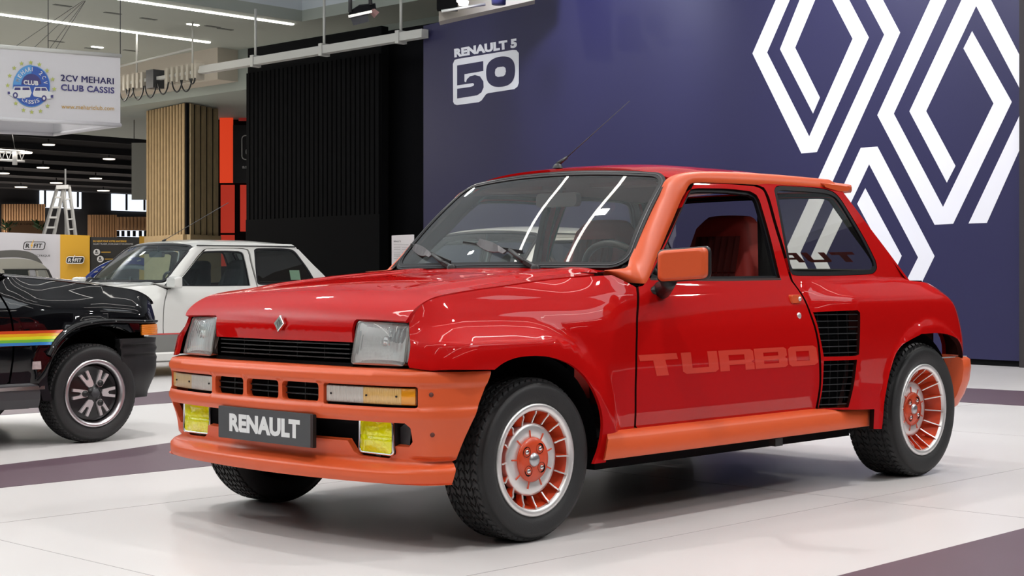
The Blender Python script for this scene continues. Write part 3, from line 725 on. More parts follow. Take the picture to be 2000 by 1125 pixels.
        def lens(Q): a, b = Q[:, 0], Q[:, 1]; return np.stack([fx-.005-.012*(1-(a/.077)**2)*(1-(b/.051)**2)-.003*np.exp(-((b+.0)/.004)**2)*-1, fy+a, fz+b], 1)
        panel('fog_lens', rrect(-.077, -.051, .077, .051, .012, 4), lens, YEL, fog, step=.012, out_hint=(-1, 0, 0), skirt=.004)
        obj('fog_bracket', MB().box((fx+.005, fy-.012, fz-.075), (fx+.02, fy+.012, fz-.05)), BLACKP, fog)
        obj('fog_mount', MB().add([(fx+.03, fy-.10*s*-1, .41), (fx+.03, fy+.13*s, .41), (fx+.03, fy+.115*s, .31), (fx+.03, fy-.06*s, .31)], [(0, 1, 2, 3)]), mat('grey_mount', (.06, .06, .065), .5), fog)
    # number plate
    py_ = [.240, -.262]; px_ = [-.545, -.548]
    c = np.array([-.556, -.026, .3735]); 
    plate = obj('number_plate', MB().loft([[(c[0]+k, c[1]+a, c[2]+b) for a, b in rrect(-.251, -.0545, .251, .0545, .004, 2)] for k in (-.012, -.010, -.001)]), mat('plate_graphite', (.065, .065, .07), .55), root)
    text_on('plate_lettering', 'RENAULT', (c[0]-.0124, c[1]+.188, c[2]-.030), (0, -.385, 0), (0, 0, .062), mat('white_print', (.78, .78, .78), .5), plate, bold=.055, space=1.02)
    obj('plate_edge', MB().box((c[0]-.0005, c[1]-.252, c[2]-.056), (c[0]+.012, c[1]+.249, c[2]+.052)), BLACKP, plate)
    # ---------------- grille
    gr = obj('front_grille', MB().box((-.40, -.58, .575), (-.39, .58, .74)).box((-.47, -.375, .578), (-.40, .375, .592)), BLACKM, root)
    for i, z in enumerate((.607, .622, .637, .652)):
        mb = MB(); P_ = [(-.470+.10*y*y, y, z) for y in np.linspace(-.352, .352, 9)]
        for a, b in zip(P_[:-1], P_[1:]): mb.bar(a, b, .018, .0035)
        obj('grille_slat', mb, mat('grille_slat_plastic', (.03, .032, .034), .4), gr)
    for y in (-.22, -.075, .075, .22): obj('grille_strut', MB().box((-.462, y-.0015, .60), (-.445, y+.0015, .658)), BLACKP, gr)
    headlamps(root)
    # bonnet badge: lozenge
    E0 = np.array([-.490, -.022, .714]); uy = np.array([0.02, -1, 0]); uz = np.array([0.18, 0, 1.0]); nrm_ = np.array([-1, 0, .18])*.008
    dia = lambda k, hgt=.028, wid=.027: [(0*k, hgt*k), (wid*k, 0), (0, -hgt*k), (-wid*k, 0)]
    mb = MB(); rings = [[E0+uy*a+uz*b+nrm_*q for a, b in dia(k)] for k, q in ((1, 0), (1, 1), (.9, 1.25), (.62, 1.25), (.58, .9))]
    mb.loft(rings, caps=False, smooth=False); 
    bd = obj('bonnet_badge', mb, CHROME, root)
    mb = MB().add([E0+uy*a+uz*b+nrm_*.9 for a, b in dia(.60)], [(0, 1, 2, 3)]); obj('badge_centre', mb, mat('badge_grey', (.16, .16, .17), .4, .6), bd)
    for k in (-.35, 0, .35):
        obj('badge_rib', MB().bar(E0+uy*(.0225*k)+uz*(-.02*(1-abs(k)))+nrm_*1.0, E0+uy*(.0225*k)+uz*(.02*(1-abs(k)))+nrm_*1.0, .003, .003), CHROME, bd)
    # ---------------- sills
    for s in (-1, 1):
        (x0t, _), (x0b, _), (x1t, _), (x1b, _) = (.303, 0), (.272, 0), (2.012, 0), (2.004, 0)
        def ring(xt, xb):
            P_ = [(.700, .345), (.775, .338), (.795, .330), (.806, .318), (.810, .262), (.806, .250), (.74, .244), (.66, .256)]
            return [(xt+(xb-xt)*np.clip((.34-z)/.09, 0, 1)+(max(0, .80-y)*1.0 if xt < 1 else -max(0, .80-y)*.6 if xt > 1.9 else 0), s*y, z) for y, z in P_]
        mb = MB().loft([ring(x0t+(x1t-x0t)*k, x0b+(x1b-x0b)*k) for k in np.linspace(0, 1, 12)], smooth=False)
        if s > 0: mb.f = [f[::-1] for f in mb.f]
        obj('side_sill', mb, ORANGE, root, bevel=.004)
    obj('jacking_point', MB().box((1.32, -.79, .215), (1.37, -.76, .245)), BLACKP, root)
    # ---------------- air intake grilles
    for s in (-1, 1):
        mir = s > 0
        for hole in (GR_UP, GR_LO):
            H_ = np.array(hole)
            def dark(Q): P_ = fn(Q); P_[:, 1] += .055; return P_
            g = panel('air_intake', refine(hole, .03), dark, BLACKM, root, step=.06, mirror=mir, out_hint=(0, -1, 0), skirt=0)
            lo, hi = H_.min(0), H_.max(0)
            nb = 7
            for i in range(1, nb+1):
                z = lo[1]+(hi[1]-lo[1])*(i-.45)/(nb+.2); xs_ = []
                n_ = len(hole)
                for j in range(n_):
                    a, b = hole[j], hole[(j+1) % n_]
                    if (a[1]-z)*(b[1]-z) < 0: xs_.append(a[0]+(b[0]-a[0])*(z-a[1])/(b[1]-a[1]))
                if len(xs_) < 2: continue
                xa, xb = min(xs_)+.002, max(xs_)-.002; mb = MB()
                q = fn(np.array([[xa, z], [(xa+xb)/2, z], [xb, z]])); q[:, 1] += .016
                if s > 0: q[:, 1] *= -1
                mb.bar(q[0], q[1], .014, .0032).bar(q[1], q[2], .014, .0032); obj('intake_slat', mb, mat('intake_slat_plastic', (.035, .037, .04), .4), g)
            for k in (.2, .4, .6, .8):
                x_ = lo[0]+(hi[0]-lo[0])*k; zz = []
                for j in range(len(hole)):
                    a, b = hole[j], hole[(j+1) % len(hole)]
                    if (a[0]-x_)*(b[0]-x_) < 0: zz.append(a[1]+(b[1]-a[1])*(x_-a[0])/(b[0]-a[0]))
                if len(zz) < 2: continue
                q = fn(np.array([[x_, min(zz)+.002], [x_, max(zz)-.002]])); q[:, 1] += .026
                if s > 0: q[:, 1] *= -1
                obj('intake_strut', MB().bar(q[0], q[1], .003, .006), BLACKP, g)
    # ---------------- door furniture, both sides
    for s in (-1, 1):
        hx, hz = side_px(1552, 584); W0 = float(side_w(hx, hz)); h = obj('door_handle', MB().loft([[(hx+a, s*(W0+k), hz+b) for a, b in rrect(-.036*q, -.017*q, .030*q, .017*q, .008*q, 3)] for k, q in ((-.01, 1), (.008, 1), (.012, .9))], smooth=False), ORANGE, root)
        if s > 0: h.data.flip_normals()
        obj('handle_button', MB().lathe([(0, -.004), (.008, -.004), (.010, 0), (.010, .01)], 16, 'y', (hx+.018, s*(W0+.013) , hz)), SILVER, h)
        lx, lz = side_px(1561, 617); W0 = float(side_w(lx, lz)); obj('door_lock', MB().lathe([(0, -.003*(1 if s < 0 else -1)), (.011, -.003*(1 if s < 0 else -1)), (.014, .0), (.014, .004*(1 if s < 0 else -1))], 20, 'y', (lx, s*W0, lz)), SILVER, root)
        # weather strip along the window bottom
        zs = MB()
        pts = [np.array([x_, -side_w(x_, z_)+.002, z_]) for x_, z_ in [(a, b) for a, b in cr(S((1270, 546), (1400, 547.5), (1525, 546)), .1)]]
        if s > 0: pts = [p*[1, -1, 1] for p in pts]
        for a, b in zip(pts[:-1], pts[1:]): zs.bar(a, b, .007, .012)
        obj('window_weatherstrip', zs, mat('brushed_trim', (.28, .24, .22), .35, .8), root)
    # TURBO lettering on the doors: wide block letters
    LM = mat('turbo_lettering', (.66, .040, .018), .5, coat=.3)
    def block(ch):
        T = {'T': [[(0, 1), (1, 1), (1, .72), (.66, .72), (.66, 0), (.34, 0), (.34, .72), (0, .72)]],
             'U': [[(0, 1), (.27, 1), (.27, .26), (.73, .26), (.73, 1), (1, 1), (1, .12), (.90, 0), (.10, 0), (0, .12)]],
             'R': [[(0, 0), (0, 1), (.92, 1), (1, .90), (1, .48), (.92, .38), (1, .30), (1, 0), (.73, 0), (.73, .28), (.27, .28), (.27, .50), (.73, .50), (.73, .76), (.27, .76), (.27, .0)]],
             'B': [[(0, 0), (0, 1), (.92, 1), (1, .90), (1, .58), (.93, .5), (1, .42), (1, .10), (.92, 0)], [(.27, .22), (.73, .22), (.73, .39), (.27, .39)], [(.27, .60), (.73, .60), (.73, .78), (.27, .78)]],
             'O': [[(.0, .12), (0, .88), (.10, 1), (.90, 1), (1, .88), (1, .12), (.90, 0), (.10, 0)], [(.27, .25), (.73, .25), (.73, .75), (.27, .75)]]}
        return T[ch]
    spans = {'T': (1252, 1326), 'U': (1332, 1402), 'R': (1405, 1472), 'B': (1474, 1537), 'O': (1540, 1596)}
    for s in (-1, 1):
        for ch in 'TURBO':
            a, b = spans[ch]; yt = lambda px: 686-(px-1252)*.0522; yb = lambda px: 726-(px-1285)*.0665
            (xa, za), (xb, zb_) = side_px(a, (yt(a)+yb(a))/2), side_px(b, (yt(b)+yb(b))/2)
            zt, zl = side_px(a, yt(a))[1], side_px(a, yb(a))[1]; zt = .5*zt+.5*.585; zl = .5*zl+.5*.505
            k = block(ch)
            q = lambda P_: [(xa+(xb-xa)*(p[0]+.14*(.5-p[1])*(1 if ch == 'T' else .5)), zl+(zt-zl)*p[1]) for p in P_]
            if s < 0: nm_par = root
            panel('door_lettering', q(k[0]), fn, LM, root, [q(h_) for h_ in k[1:]], step=.05, mirror=s > 0, offset=.0009, out_hint=(0, -1, 0), skirt=0)
    # red lettering across the rear window, read from behind the car
    RL = mat('red_window_lettering', (.50, .02, .02), .5)
    cpx = sorted(CP, key=lambda q_: q_[1]); hat = lambda a_, z: np.array([float(np.interp(z-.010, [q_[1] for q_ in cpx], [q_[0] for q_ in cpx]))+.03-.03*(a_/.6)**2+.008, a_, z])
    for i, ch in enumerate('TURBO'):
        k = block(ch); y0 = -.475+.155*i; m4 = lambda P_: [(y0+.13*p[0]+.03*(p[1]-.5), .945+.045*p[1]) for p in P_]
        V_, T_ = cdt(m4(k[0]), [m4(h_) for h_ in k[1:]], 1e9); obj('window_lettering', MB().add([hat(-a_*-1, b_) for a_, b_ in V_], [tuple(t) for t in T_]), RL, root)
    # ---------------- door mirror
    for s in (-1,):
        mroot_pts = []
        c0 = np.array([.585, .905, .916])
        w_, h_ = .088, .054
        ux = np.array([.30, .954, 0]); 
        if s > 0: pass
        # housing faces forward (-x); width runs across the car
        ux = np.array([.42, .907, 0.0]); fw = np.array([-.907, .42, 0.0]); uzv = np.array([0, 0, 1.])
        def hm(a, b, d): p = c0+ux*a+uzv*(b+.07*a)+fw*d; return (p[0], s*p[1], p[2])
        rings = [[hm(a*k, b*k, d) for a, b in rrect(-w_, -h_, w_, h_, .018, 5)] for k, d in ((.80, .038), (.90, .036), (.975, .026), (1.0, .010), (1.0, .0))]
        mb = MB().loft(rings, closed=True, caps=True)
        m_ = obj('door_mirror', mb, ORANGE, root)
        if s < 0: m_.data.flip_normals()
        rg = [[hm(a*k, b*k, d) for a, b in rrect(-w_, -h_, w_, h_, .018, 5)] for k, d in ((1.005, .004), (1.07, .000), (1.09, -.010), (1.07, -.022), (.98, -.024))]
        obj('mirror_gasket', MB().loft(rg, caps=False), BLACKP, m_)
        obj('mirror_glass', MB().add([hm(a*.98, b*.98, -.020) for a, b in rrect(-w_, -h_, w_, h_, .018, 5)], [tuple(range(24))]), CHROME, m_)
        bx, bz = side_px(1288, 566); W0 = float(side_w(bx, bz))
        base = np.array([bx, s*(W0+.012), bz]); top = np.array(hm(-.055, -h_, -.006))
        obj('mirror_arm', MB().tube([base, base+(top-base)*.5+np.array([0, s*.012, -.0]), top+np.array([0, 0, .012])], [.034, .024, .034], 14), BLACKP, m_)
        obj('mirror_foot', MB().loft([[(base[0]+.052*q*math.cos(a), s*(W0-.004+k), base[2]-.004+.022*q*math.sin(a)) for a in np.linspace(0, 2*math.pi, 20, endpoint=False)] for k, q in ((0, 1), (.012, 1), (.022, .6))]), BLACKP, m_)
    # ---------------- roof spoiler
    mb = MB(); rings = []
    for y in np.concatenate([np.linspace(-.575, -.53, 6), np.linspace(-.45, .45, 13), np.linspace(.53, .575, 6)]):
        e = np.clip((abs(y)-.50)/.075, 0, 1); sh = (1-e**2)**.5 if e < 1 else 0
        rear = 2.315-.10*e*e-.0; z0 = 1.318-.10*y*y-.012*e; th = .008+.022*sh
        P_ = [(2.00, z0+.004), (2.10, z0+.003), (2.20, z0-.001), (rear-.02, z0+.002), (rear-.005, z0+.001), (rear, z0-.006), (rear, z0-.004-th*.7), (rear-.008, z0-.006-th), (2.20, z0-.012-th), (2.13, z0-.018-th*.8), (2.02, z0-.012)]
        rings.append([(p[0], y, p[1]) for p in P_])
    mb.loft(rings); o = obj('roof_spoiler', mb, ORANGE, root); o.data.flip_normals()
    # ---------------- aerial
    base = np.array([.955, .02, 1.322]); tip = atY(1230, 197, .02)
    a = obj('aerial', MB().lathe([(.022, 0), (.018, .010), (.010, .018), (0, .02)], 16, 'z', tuple(base-[0, 0, .004])).tube([base+[0, 0, .012], base+(tip-base)*.12+[0, 0, .006]], [.010, .006], 8), BLACKP, root)
    obj('aerial_rod', MB().tube([base+(tip-base)*.10+[0, 0, .006], tip], [.0022, .0012], 6), BLACKP, a)
    # ---------------- wipers
    for (pp, el, t0, t1, fin0, fin1) in (((882, 527), (845, 497), (803, 478), (880, 512), (812, 476), (845, 497)), ((1046, 528), (995, 488), (905, 474), (1020, 492), (938, 466), (990, 490))):
        def wpt(px, py, off=.02):
            # point on the windscreen surface seen at this pixel
            d = ray(px, py); best = None
            for t in np.linspace(4.0, 7.0, 900):
                p = CAM+d*t
                v = (p[2]-.903)/(.365); v = min(1, max(-.15, v)); u = p[1]/(.642-.092*v)
                if abs(u) > 1.2: continue
                q = ws_fn(np.array([[u, v]]))[0]
                if p[0] >= q[0]-off: return CAM+d*t
            return CAM+d*5.2
        piv = wpt(*pp, .03); piv[2] = max(piv[2], .895); elb = wpt(*el, .045); a0 = wpt(*t0, .02); 
        arm = obj('wiper', MB().lathe([(.018, -.02), (.019, .012), (.012, .022), (0, .024)], 14, 'z', tuple(piv)).bar(piv+[0, 0, .008], piv+(elb-piv)*.35+[-.008, 0, .006], .018, .014).tube([piv+(elb-piv)*.3, elb], [.010, .008], 6), BLACKP, root)
        a1 = elb+(elb-a0)*.45*np.array([1, 1, .2]); a1 = wpt(*t1, .02)
        mb = MB().bar(a0, elb*.5+(a0+a1)*.25, .006, .012).bar(elb*.5+(a0+a1)*.25, a1, .006, .012)
        obj('wiper_blade', mb, BLACKP, arm)
        f0, f1 = wpt(*fin0, .035), wpt(*fin1, .04); mb = MB(); rings = []
        for k in np.linspace(0, 1, 7):
            c_ = f0+(f1-f0)*k; hh = .010+.026*math.sin(math.pi*min(1, k+.12))**.8; bow = .008*math.sin(math.pi*k)
            rings.append([c_+[-.002, 0, bow], c_+[-.022, 0, -hh+bow], c_+[-.018, 0, -hh+bow-.003], c_+[.003, 0, bow-.003]])
        obj('wiper_aerofoil', mb.loft(rings, smooth=False), mat('wiper_foil', (.045, .035, .04), .4), arm)
    # ---------------- rear bumper
    mb = MB(); rings = []
    plan = [(.846, 2.78), (.842, 2.84), (.82, 2.90), (.76, 2.945), (.60, 2.975), (.3, 2.99), (0, 2.995)]
    full = [(-a, b) for a, b in plan]+[(a, b) for a, b in plan[::-1][1:]]
    full = [(a, b) for b, a in []]+cr(full, .04)
    for y, x in full:
        k = 1 if True else 0; cxx, cyy = (x-2.5), y
        L = math.hypot(cxx, cyy*.6); n_ = np.array([cxx, cyy*.6])/L
        rings.append([(x-.02*n_[0]+n_[0]*o, y-.02*n_[1]+n_[1]*o, z) for o, z in ((-.03, .515), (.0, .510), (.018, .498), (.022, .46), (.014, .40), (-.008, .34), (-.04, .285), (-.065, .268), (-.09, .272))])
    mb.loft(rings, closed=False, caps=False); mb.loft([[r[-1], r[0]] for r in rings], closed=False, caps=False)
    for r in (rings[0], rings[-1]): mb.add(r, [tuple(range(len(r)))])
    mb.v = [(x-.01, y*.975, z) for x, y, z in mb.v]
    obj('rear_bumper', mb, ORANGE, root)
    obj('bumper_trim_strip', MB().bar((2.56, -.79, .513), (2.86, -.79, .511), .01, .005), SILVER, root)
    # ---------------- wheels
    turbine_wheel(root, 0, .748, RF, .185, .183, .012, .2, -1); turbine_wheel(root, 0, .748, RF, .185, .183, .012, .5, 1)
    turbine_wheel(root, WB, .815, RR, .225, .198, .050, .1, -1); turbine_wheel(root, WB, .815, RR, .225, .198, .050, .4, 1)
    for s in (-1, 1):
        obj('brake_disc', MB().lathe([(0, 0), (.115, 0), (.115, .012), (0, .012)], 32, 'y', (0, s*.66, RF)), mat('brake_iron', (.12, .11, .10), .4, .9), root)
    # ---------------- interior
    interior(root, (.32, .016, .010), (.10, .008, .006))

def interior(root, col, dark):
    """two front seats, dash, wheel, inner mirror"""
    SC = mat('seat_cloth_%02d' % int(col[0]*100), dark, .9, wave=.5, wscale=9, waxis='Y'); SB = mat('seat_bolster_%02d' % int(col[0]*100), col, .7)
    for s in (-1, 1):
        y = s*.34
        def q(a, b, d):
            a *= .86
            tilt = .33; return (1.47+b*tilt*.8-d, y+a, .465+b)
        hgt = .665
        sil = [(-.19, .0), (-.235, .18), (-.235, .38), (-.205, .48), (-.165, .555), (-.145, .63), (-.10, hgt), (.10, hgt), (.145, .63), (.165, .555), (.205, .48), (.235, .38), (.235, .18), (.19, 0)]
        sil = cr(sil, .04)
        rings = [[q(a*k, .33+(b-.33)*k, d) for a, b in sil] for k, d in ((.88, -.075), (.97, -.065), (1.0, -.03), (1.0, .03), (.95, .065), (.80, .060))]
        st = obj('front_seat', MB().loft(rings), SB, root)
        for i in range(3):  # pleated inserts
            z0 = .12+.155*i
            mb = MB()
            for j in range(7):
                a0 = -.135+.0385*j; 
                mb.loft([[q(a0+.0365*u, z0+zz, .058+.020*math.sin(math.pi*u)) for u in (0, .25, .5, .75, 1)] for zz in (0, .004, .146, .150)], closed=False, caps=False)
            obj('seat_insert', mb, SC, st)
        rings = [[(x_, y+a, .36+h_) for a, h_ in ((-.24, 0), (-.25, .09), (-.20, .13), (-.13, .10), (.13, .10), (.20, .13), (.25, .09), (.24, 0))] for x_ in (1.02, 1.06, 1.25, 1.50)]
        obj('seat_cushion', MB().loft(rings), SB, st)
    obj('dashboard', MB().loft([[(.62, y, .68), (.60, y, .86), (.66, y, .895), (.80, y, .885), (.90, y, .84), (.92, y, .68)] for y in (-.60, .60)]).loft([[(.80, y, .87), (.78, y, .925), (.90, y, .92), (.94, y, .86)] for y in (-.52, -.16)]), mat('dash_plastic', (.03, .025, .025), .7), root)
    # steering wheel
    c = np.array([.93, -.35, .845]); n = np.array([.85, 0, .52]); n /= np.linalg.norm(n); u = np.array([0, 1., 0]); v = np.cross(n, u)
    sw = obj('steering_wheel', MB().tube([c+(u*math.cos(a)+v*math.sin(a))*.185 for a in np.linspace(0, 2*math.pi, 33)], .014, 8, False), BLACKP, root)
    obj('steering_hub', MB().bar(c-u*.17, c+u*.17, .05, .012, up=n).bar(c, c-v*.17, .05, .012, up=n), GREYP, sw)
    # belt and roof mirror
    obj('seat_belt', MB().add([(1.52, -.565, 1.16), (1.56, -.565, 1.16), (1.70, -.60, .86), (1.48, -.60, .86), (1.48, -.60, .30), (1.70, -.60, .30)], [(0, 1, 2, 3), (3, 2, 5, 4)]), BLACKP, root)
    im = obj('inner_mirror', MB().loft([[(x_, y_-.02, z_+1.185) for y_, z_ in rrect(-.11, -.028, .11, .028, .02, 4)] for x_ in (.90, .93)]), GREYP, root)
    obj('inner_mirror_stem', MB().tube([(.93, -.02, 1.20), (.95, 0, 1.28)], .008, 6), GREYP, im)
    for s in (-1, 1):
        obj('sun_visor', MB().box((.98, s*.30-.17, 1.235), (1.13, s*.30+.17, 1.25)), mat('visor', (.16, .10, .09), .8), root, rot=(0, 0, 0))
    obj('rear_shelf', MB().box((1.9, -.60, .84), (2.6, .60, .86)), mat('shelf_carpet', (.02, .012, .012), .9), root)
def project(p):
    q = np.array(p, float)-CAM; z = q@FV; return (1000+F_PX*(q@RV)/z, HOR-F_PX*q[2]/z)

red_car = thing('car', 'glossy red hatchback with orange bumpers and pillars, TURBO on its door', 'car')
build_car(red_car, RED_L, ORANGE_L, 'turbo')
build_details(red_car)

# ================================================================== the hall
def structure(o): o['kind'] = 'structure'; return o
def floor_mat():
    m = bpy.data.materials.new('white_floor'); m.use_nodes = True; nt = m.node_tree; b = nt.nodes['Principled BSDF']
    b.inputs['Roughness'].default_value = .32; b.inputs['Specular IOR Level'].default_value = .45
    tc = nt.nodes.new('ShaderNodeTexCoord'); n = nt.nodes.new('ShaderNodeTexNoise'); n.inputs['Scale'].default_value = 1.3; n.inputs['Detail'].default_value = 6
    nt.links.new(tc.outputs['Object'], n.inputs['Vector']); mx = nt.nodes.new('ShaderNodeMix'); mx.data_type = 'RGBA'
    mx.inputs['A'].default_value = (.655, .625, .62, 1); mx.inputs['B'].default_value = (.70, .675, .67, 1)
    nt.links.new(n.outputs['Fac'], mx.inputs['Factor']); nt.links.new(mx.outputs['Result'], b.inputs['Base Color'])
    rr = nt.nodes.new('ShaderNodeMapRange'); rr.inputs[3].default_value = .25; rr.inputs[4].default_value = .42; nt.links.new(n.outputs['Fac'], rr.inputs[0]); nt.links.new(rr.outputs[0], b.inputs['Roughness'])
    return m
flo = structure(obj('floor', MB().box((-22, -22, -.1), (95, 95, 0)), floor_mat()))
SEAM_M = mat('floor_joint', (.36, .33, .33), .6)
for k, (a, b) in enumerate([((-6, -1.0), (6.3, -1.0)), ((-6, .9), (6.3, .9)), ((-1.2, -6), (-1.2, 1.7)), ((1.6, -6), (1.6, 1.7)), ((4.4, -6), (4.4, 1.7)), ((-6, -3.2), (6.3, -3.2))]):
    obj('floor_joint', MB().box((min(a[0], b[0]), min(a[1], b[1]), 0), (max(a[0], b[0])+.0025, max(a[1], b[1])+.0025, .0006)), SEAM_M, flo)
PURP = mat('purple_floor_band', (.115, .068, .092), .42, noise=.12, nscale=3)
def band(pts, z=.0015):
    o = obj('purple_band', MB().prism(pts, lambda a, b: (a, b, z), lambda a, b: (a, b, 0)), PURP, flo); return o
# border of the white stand: right side, front side, rear side, and the curve behind the first car
band([(-8, 1.76), (6.35, 1.76), (6.35, -1.78), (-9, -1.78), (-9, -5.6), (7.7, -5.6), (7.7, 2.9), (3.2, 2.9), (.95, 2.77), (.40, 2.60), (-.20, 2.49), (-1.5, 2.42), (-8, 2.4)])
band([(-4, 4.95), (1.3, 4.98), (2.4, 5.03), (5, 5.05), (5, 6.1), (3.1, 6.03), (2.0, 5.72), (1.4, 5.48), (-4, 5.2)])

obj('aisle_carpet', MB().box((-22, -22, 0), (40, -6.3, .003)).box((-22, -6.3, 0), (-9.5, 12, .003)), mat('dark_carpet', (.03, .025, .03), .9), flo)
HC_Z = 5.52
p1 = atZ(590, 42, HC_Z); X1, Y1 = p1[0], p1[1]
GREYC = mat('ceiling_paint', (.40, .425, .385), .85, spec=.2)
LIGHTC = mat('light_well_paint', (.62, .66, .70), .8, spec=.2)
xs = X1+14
structure(obj('ceiling', MB().box((-22, Y1, HC_Z), (xs, 40, HC_Z+.2)).box((X1, -22, HC_Z), (xs, Y1, HC_Z+.2)), GREYC))
structure(obj('ceiling_upper', MB().box((-22, -22, 8.6), (X1+1, Y1+1, 8.8)), LIGHTC))
structure(obj('wall_light_well', MB().box((X1, -22, HC_Z+.2), (X1+.2, Y1, 8.6)).box((-22, Y1, HC_Z+.2), (X1, Y1+.2, 8.6)), LIGHTC))
DARKW = mat('far_wall', (.025, .024, .026), .9, spec=.1)
structure(obj('wall_behind_camera', MB().box((-22.2, -22, 0), (-22, 40, 8.6)).box((-22, -22.2, 0), (40, -22, 8.6)), DARKW))
structure(obj('wall_right', MB().box((26, -22, 0), (26.2, 20, 8.6)), DARKW))
# linear lights in the ceiling (and their continuation over the stand)
LEM = mat('linear_light_emission', (1, 1, 1), .5, emit=(1, .97, .90), estr=11)
def lin(a, b, z, w_=.07, group='linear ceiling lights'):
    t = obj('linear_light', MB().bar((a[0], a[1], z-.012), (b[0], b[1], z-.012), w_, .02), LEM); return t
A = atZ(-60, 19, HC_Z); B = atZ(409, 82, HC_Z); tag(lin(A, B, HC_Z), 'longer recessed linear ceiling light ending above the socket rail', 'light', 'linear ceiling lights')
A = atZ(200, -8, HC_Z); B = atZ(572, 46.5, HC_Z); tag(lin(A, B, HC_Z), 'recessed linear ceiling light beside the light well edge', 'light', 'linear ceiling lights')
for i, (x0, x1, yy) in enumerate([(-12, -2, -5.5), (-1, 9, -5.5), (-12, -2, -2.2), (0, 9, -2.2), (-12, -2, 1.6), (0, 10, 1.6), (-12, 9, 4.8), (-9, 7, -.4), (-9, 9, 3.1), (-12, 8, -9.5), (-10, 9, -14)]):
    t = obj('linear_light', MB().bar((x0, yy, 6.9), (x1, yy, 6.9), .055, .05), LEM); tag(t, 'suspended linear light over the stand, outside the view', 'light', 'suspended lights over the stand')
for px, py, wh in ((190, 92, 'above the hanging banner'), (377, 48, 'between the two long light strips'), (3, 103, 'at the left edge of the view')):
    c = atZ(px, py, HC_Z-.005); t = obj('ceiling_spotlight', MB().bar(c-[.12, 0, 0], c+[.12, 0, 0], .06, .02), LEM); tag(t, 'small rectangular recessed ceiling light '+wh, 'light', 'small recessed ceiling lights')
VENT = mat('vent_grey', (.12, .13, .12), .8)
for px, py in ((122, 11), (220, 26), (290, 37), (415, 52), (440, 57), (110, 81), (180, 95), (255, 99)):
    c = atZ(px, py, HC_Z-.004); t = obj('ceiling_vent', MB().bar(c-[.16, 0, 0], c+[.16, 0, 0], .09, .01), VENT); tag(t, 'dark slot vent in the grey ceiling', 'vent', 'slot vents in the ceiling')

# ---------------- navy wall with the lozenge motif
W0 = CAM+RV*(-1.361)+FV*23.8; W1 = CAM+RV*5.036+FV*15.34
W0[2] = W1[2] = 0; wd = (W1-W0); WL = np.linalg.norm(wd); wd /= WL; wn = np.array([wd[1], -wd[0], 0]); 
if wn @ (CAM-W0) < 0: wn = -wn
NAVY = mat('navy_print', (.024, .022, .078), .42, spec=.36)
WHITE = mat('white_print_wall', (.84, .84, .90), .6)
wall = thing('exhibition_wall', 'tall navy blue wall with white lozenge logos standing behind the red car', 'wall')
tg = on_plane(1190, 70, W0, wn); spot('wall_wash', tuple(tg+wn*2.6+np.array([0, 0, 1.3])), tuple(tg), 420, 80, (.78, .82, 1), .3)
tg = on_plane(1550, 60, W0, wn); spot('wall_wash', tuple(tg+wn*2.8+np.array([0, 0, 1.5])), tuple(tg), 260, 85, (.85, .85, 1), .3)
tg = on_plane(1800, 100, W0, wn); spot('wall_wash', tuple(tg+wn*2.8+np.array([0, 0, 1.5])), tuple(tg), 220, 90, (.9, .88, 1), .3)
tg = on_plane(930, 120, W0, wn); spot('wall_wash', tuple(tg+wn*4.0+np.array([0, 0, .6])), tuple(tg), 90, 22, (.9, .9, 1), .2)  # extra spot added to lift the emblem out of the gear box shadow
def wq(s, z, o): p = W0+wd*s+wn*o; return (p[0], p[1], z)
obj('wall_panel', MB().add([wq(s, z, o) for o in (-.3, 0) for s, z in ((0, .06), (WL, .06), (WL, 4.77), (0, 4.77))], [(0, 3, 2, 1), (4, 5, 6, 7), (0, 1, 5, 4), (1, 2, 6, 5), (2, 3, 7, 6), (3, 0, 4, 7)]), NAVY, wall)
obj('wall_plinth', MB().add([wq(s, z, o) for o in (-.28, -.02) for s, z in ((0, 0), (WL, 0), (WL, .06), (0, .06))], [(0, 3, 2, 1), (4, 5, 6, 7), (0, 1, 5, 4), (1, 2, 6, 5), (2, 3, 7, 6), (3, 0, 4, 7)]), BLACKM, wall)
def wp(px, py): p = on_plane(px, py, W0, wn); return ((p-W0)@wd, p[2])
def decal(name, pts, m, o=.003, holes=(), par=None, clip=True):
    P = [wp(*p) for p in pts]; P = [(min(max(a, 0), WL), min(b, 4.765)) for a, b in P]; Hs = [[wp(*p) for p in h] for h in holes]
    V, T = cdt(P, Hs, 1e9); return obj(name, MB().add([wq(a, b, o) for a, b in V], [tuple(t) if np.cross(V[t[1]]-V[t[0]], V[t[2]]-V[t[0]]) > 0 else tuple(t[::-1]) for t in T]), m, par or wall)
def Lg(*p): return [(1440+a/2.009, b/2.009) for a, b in p]
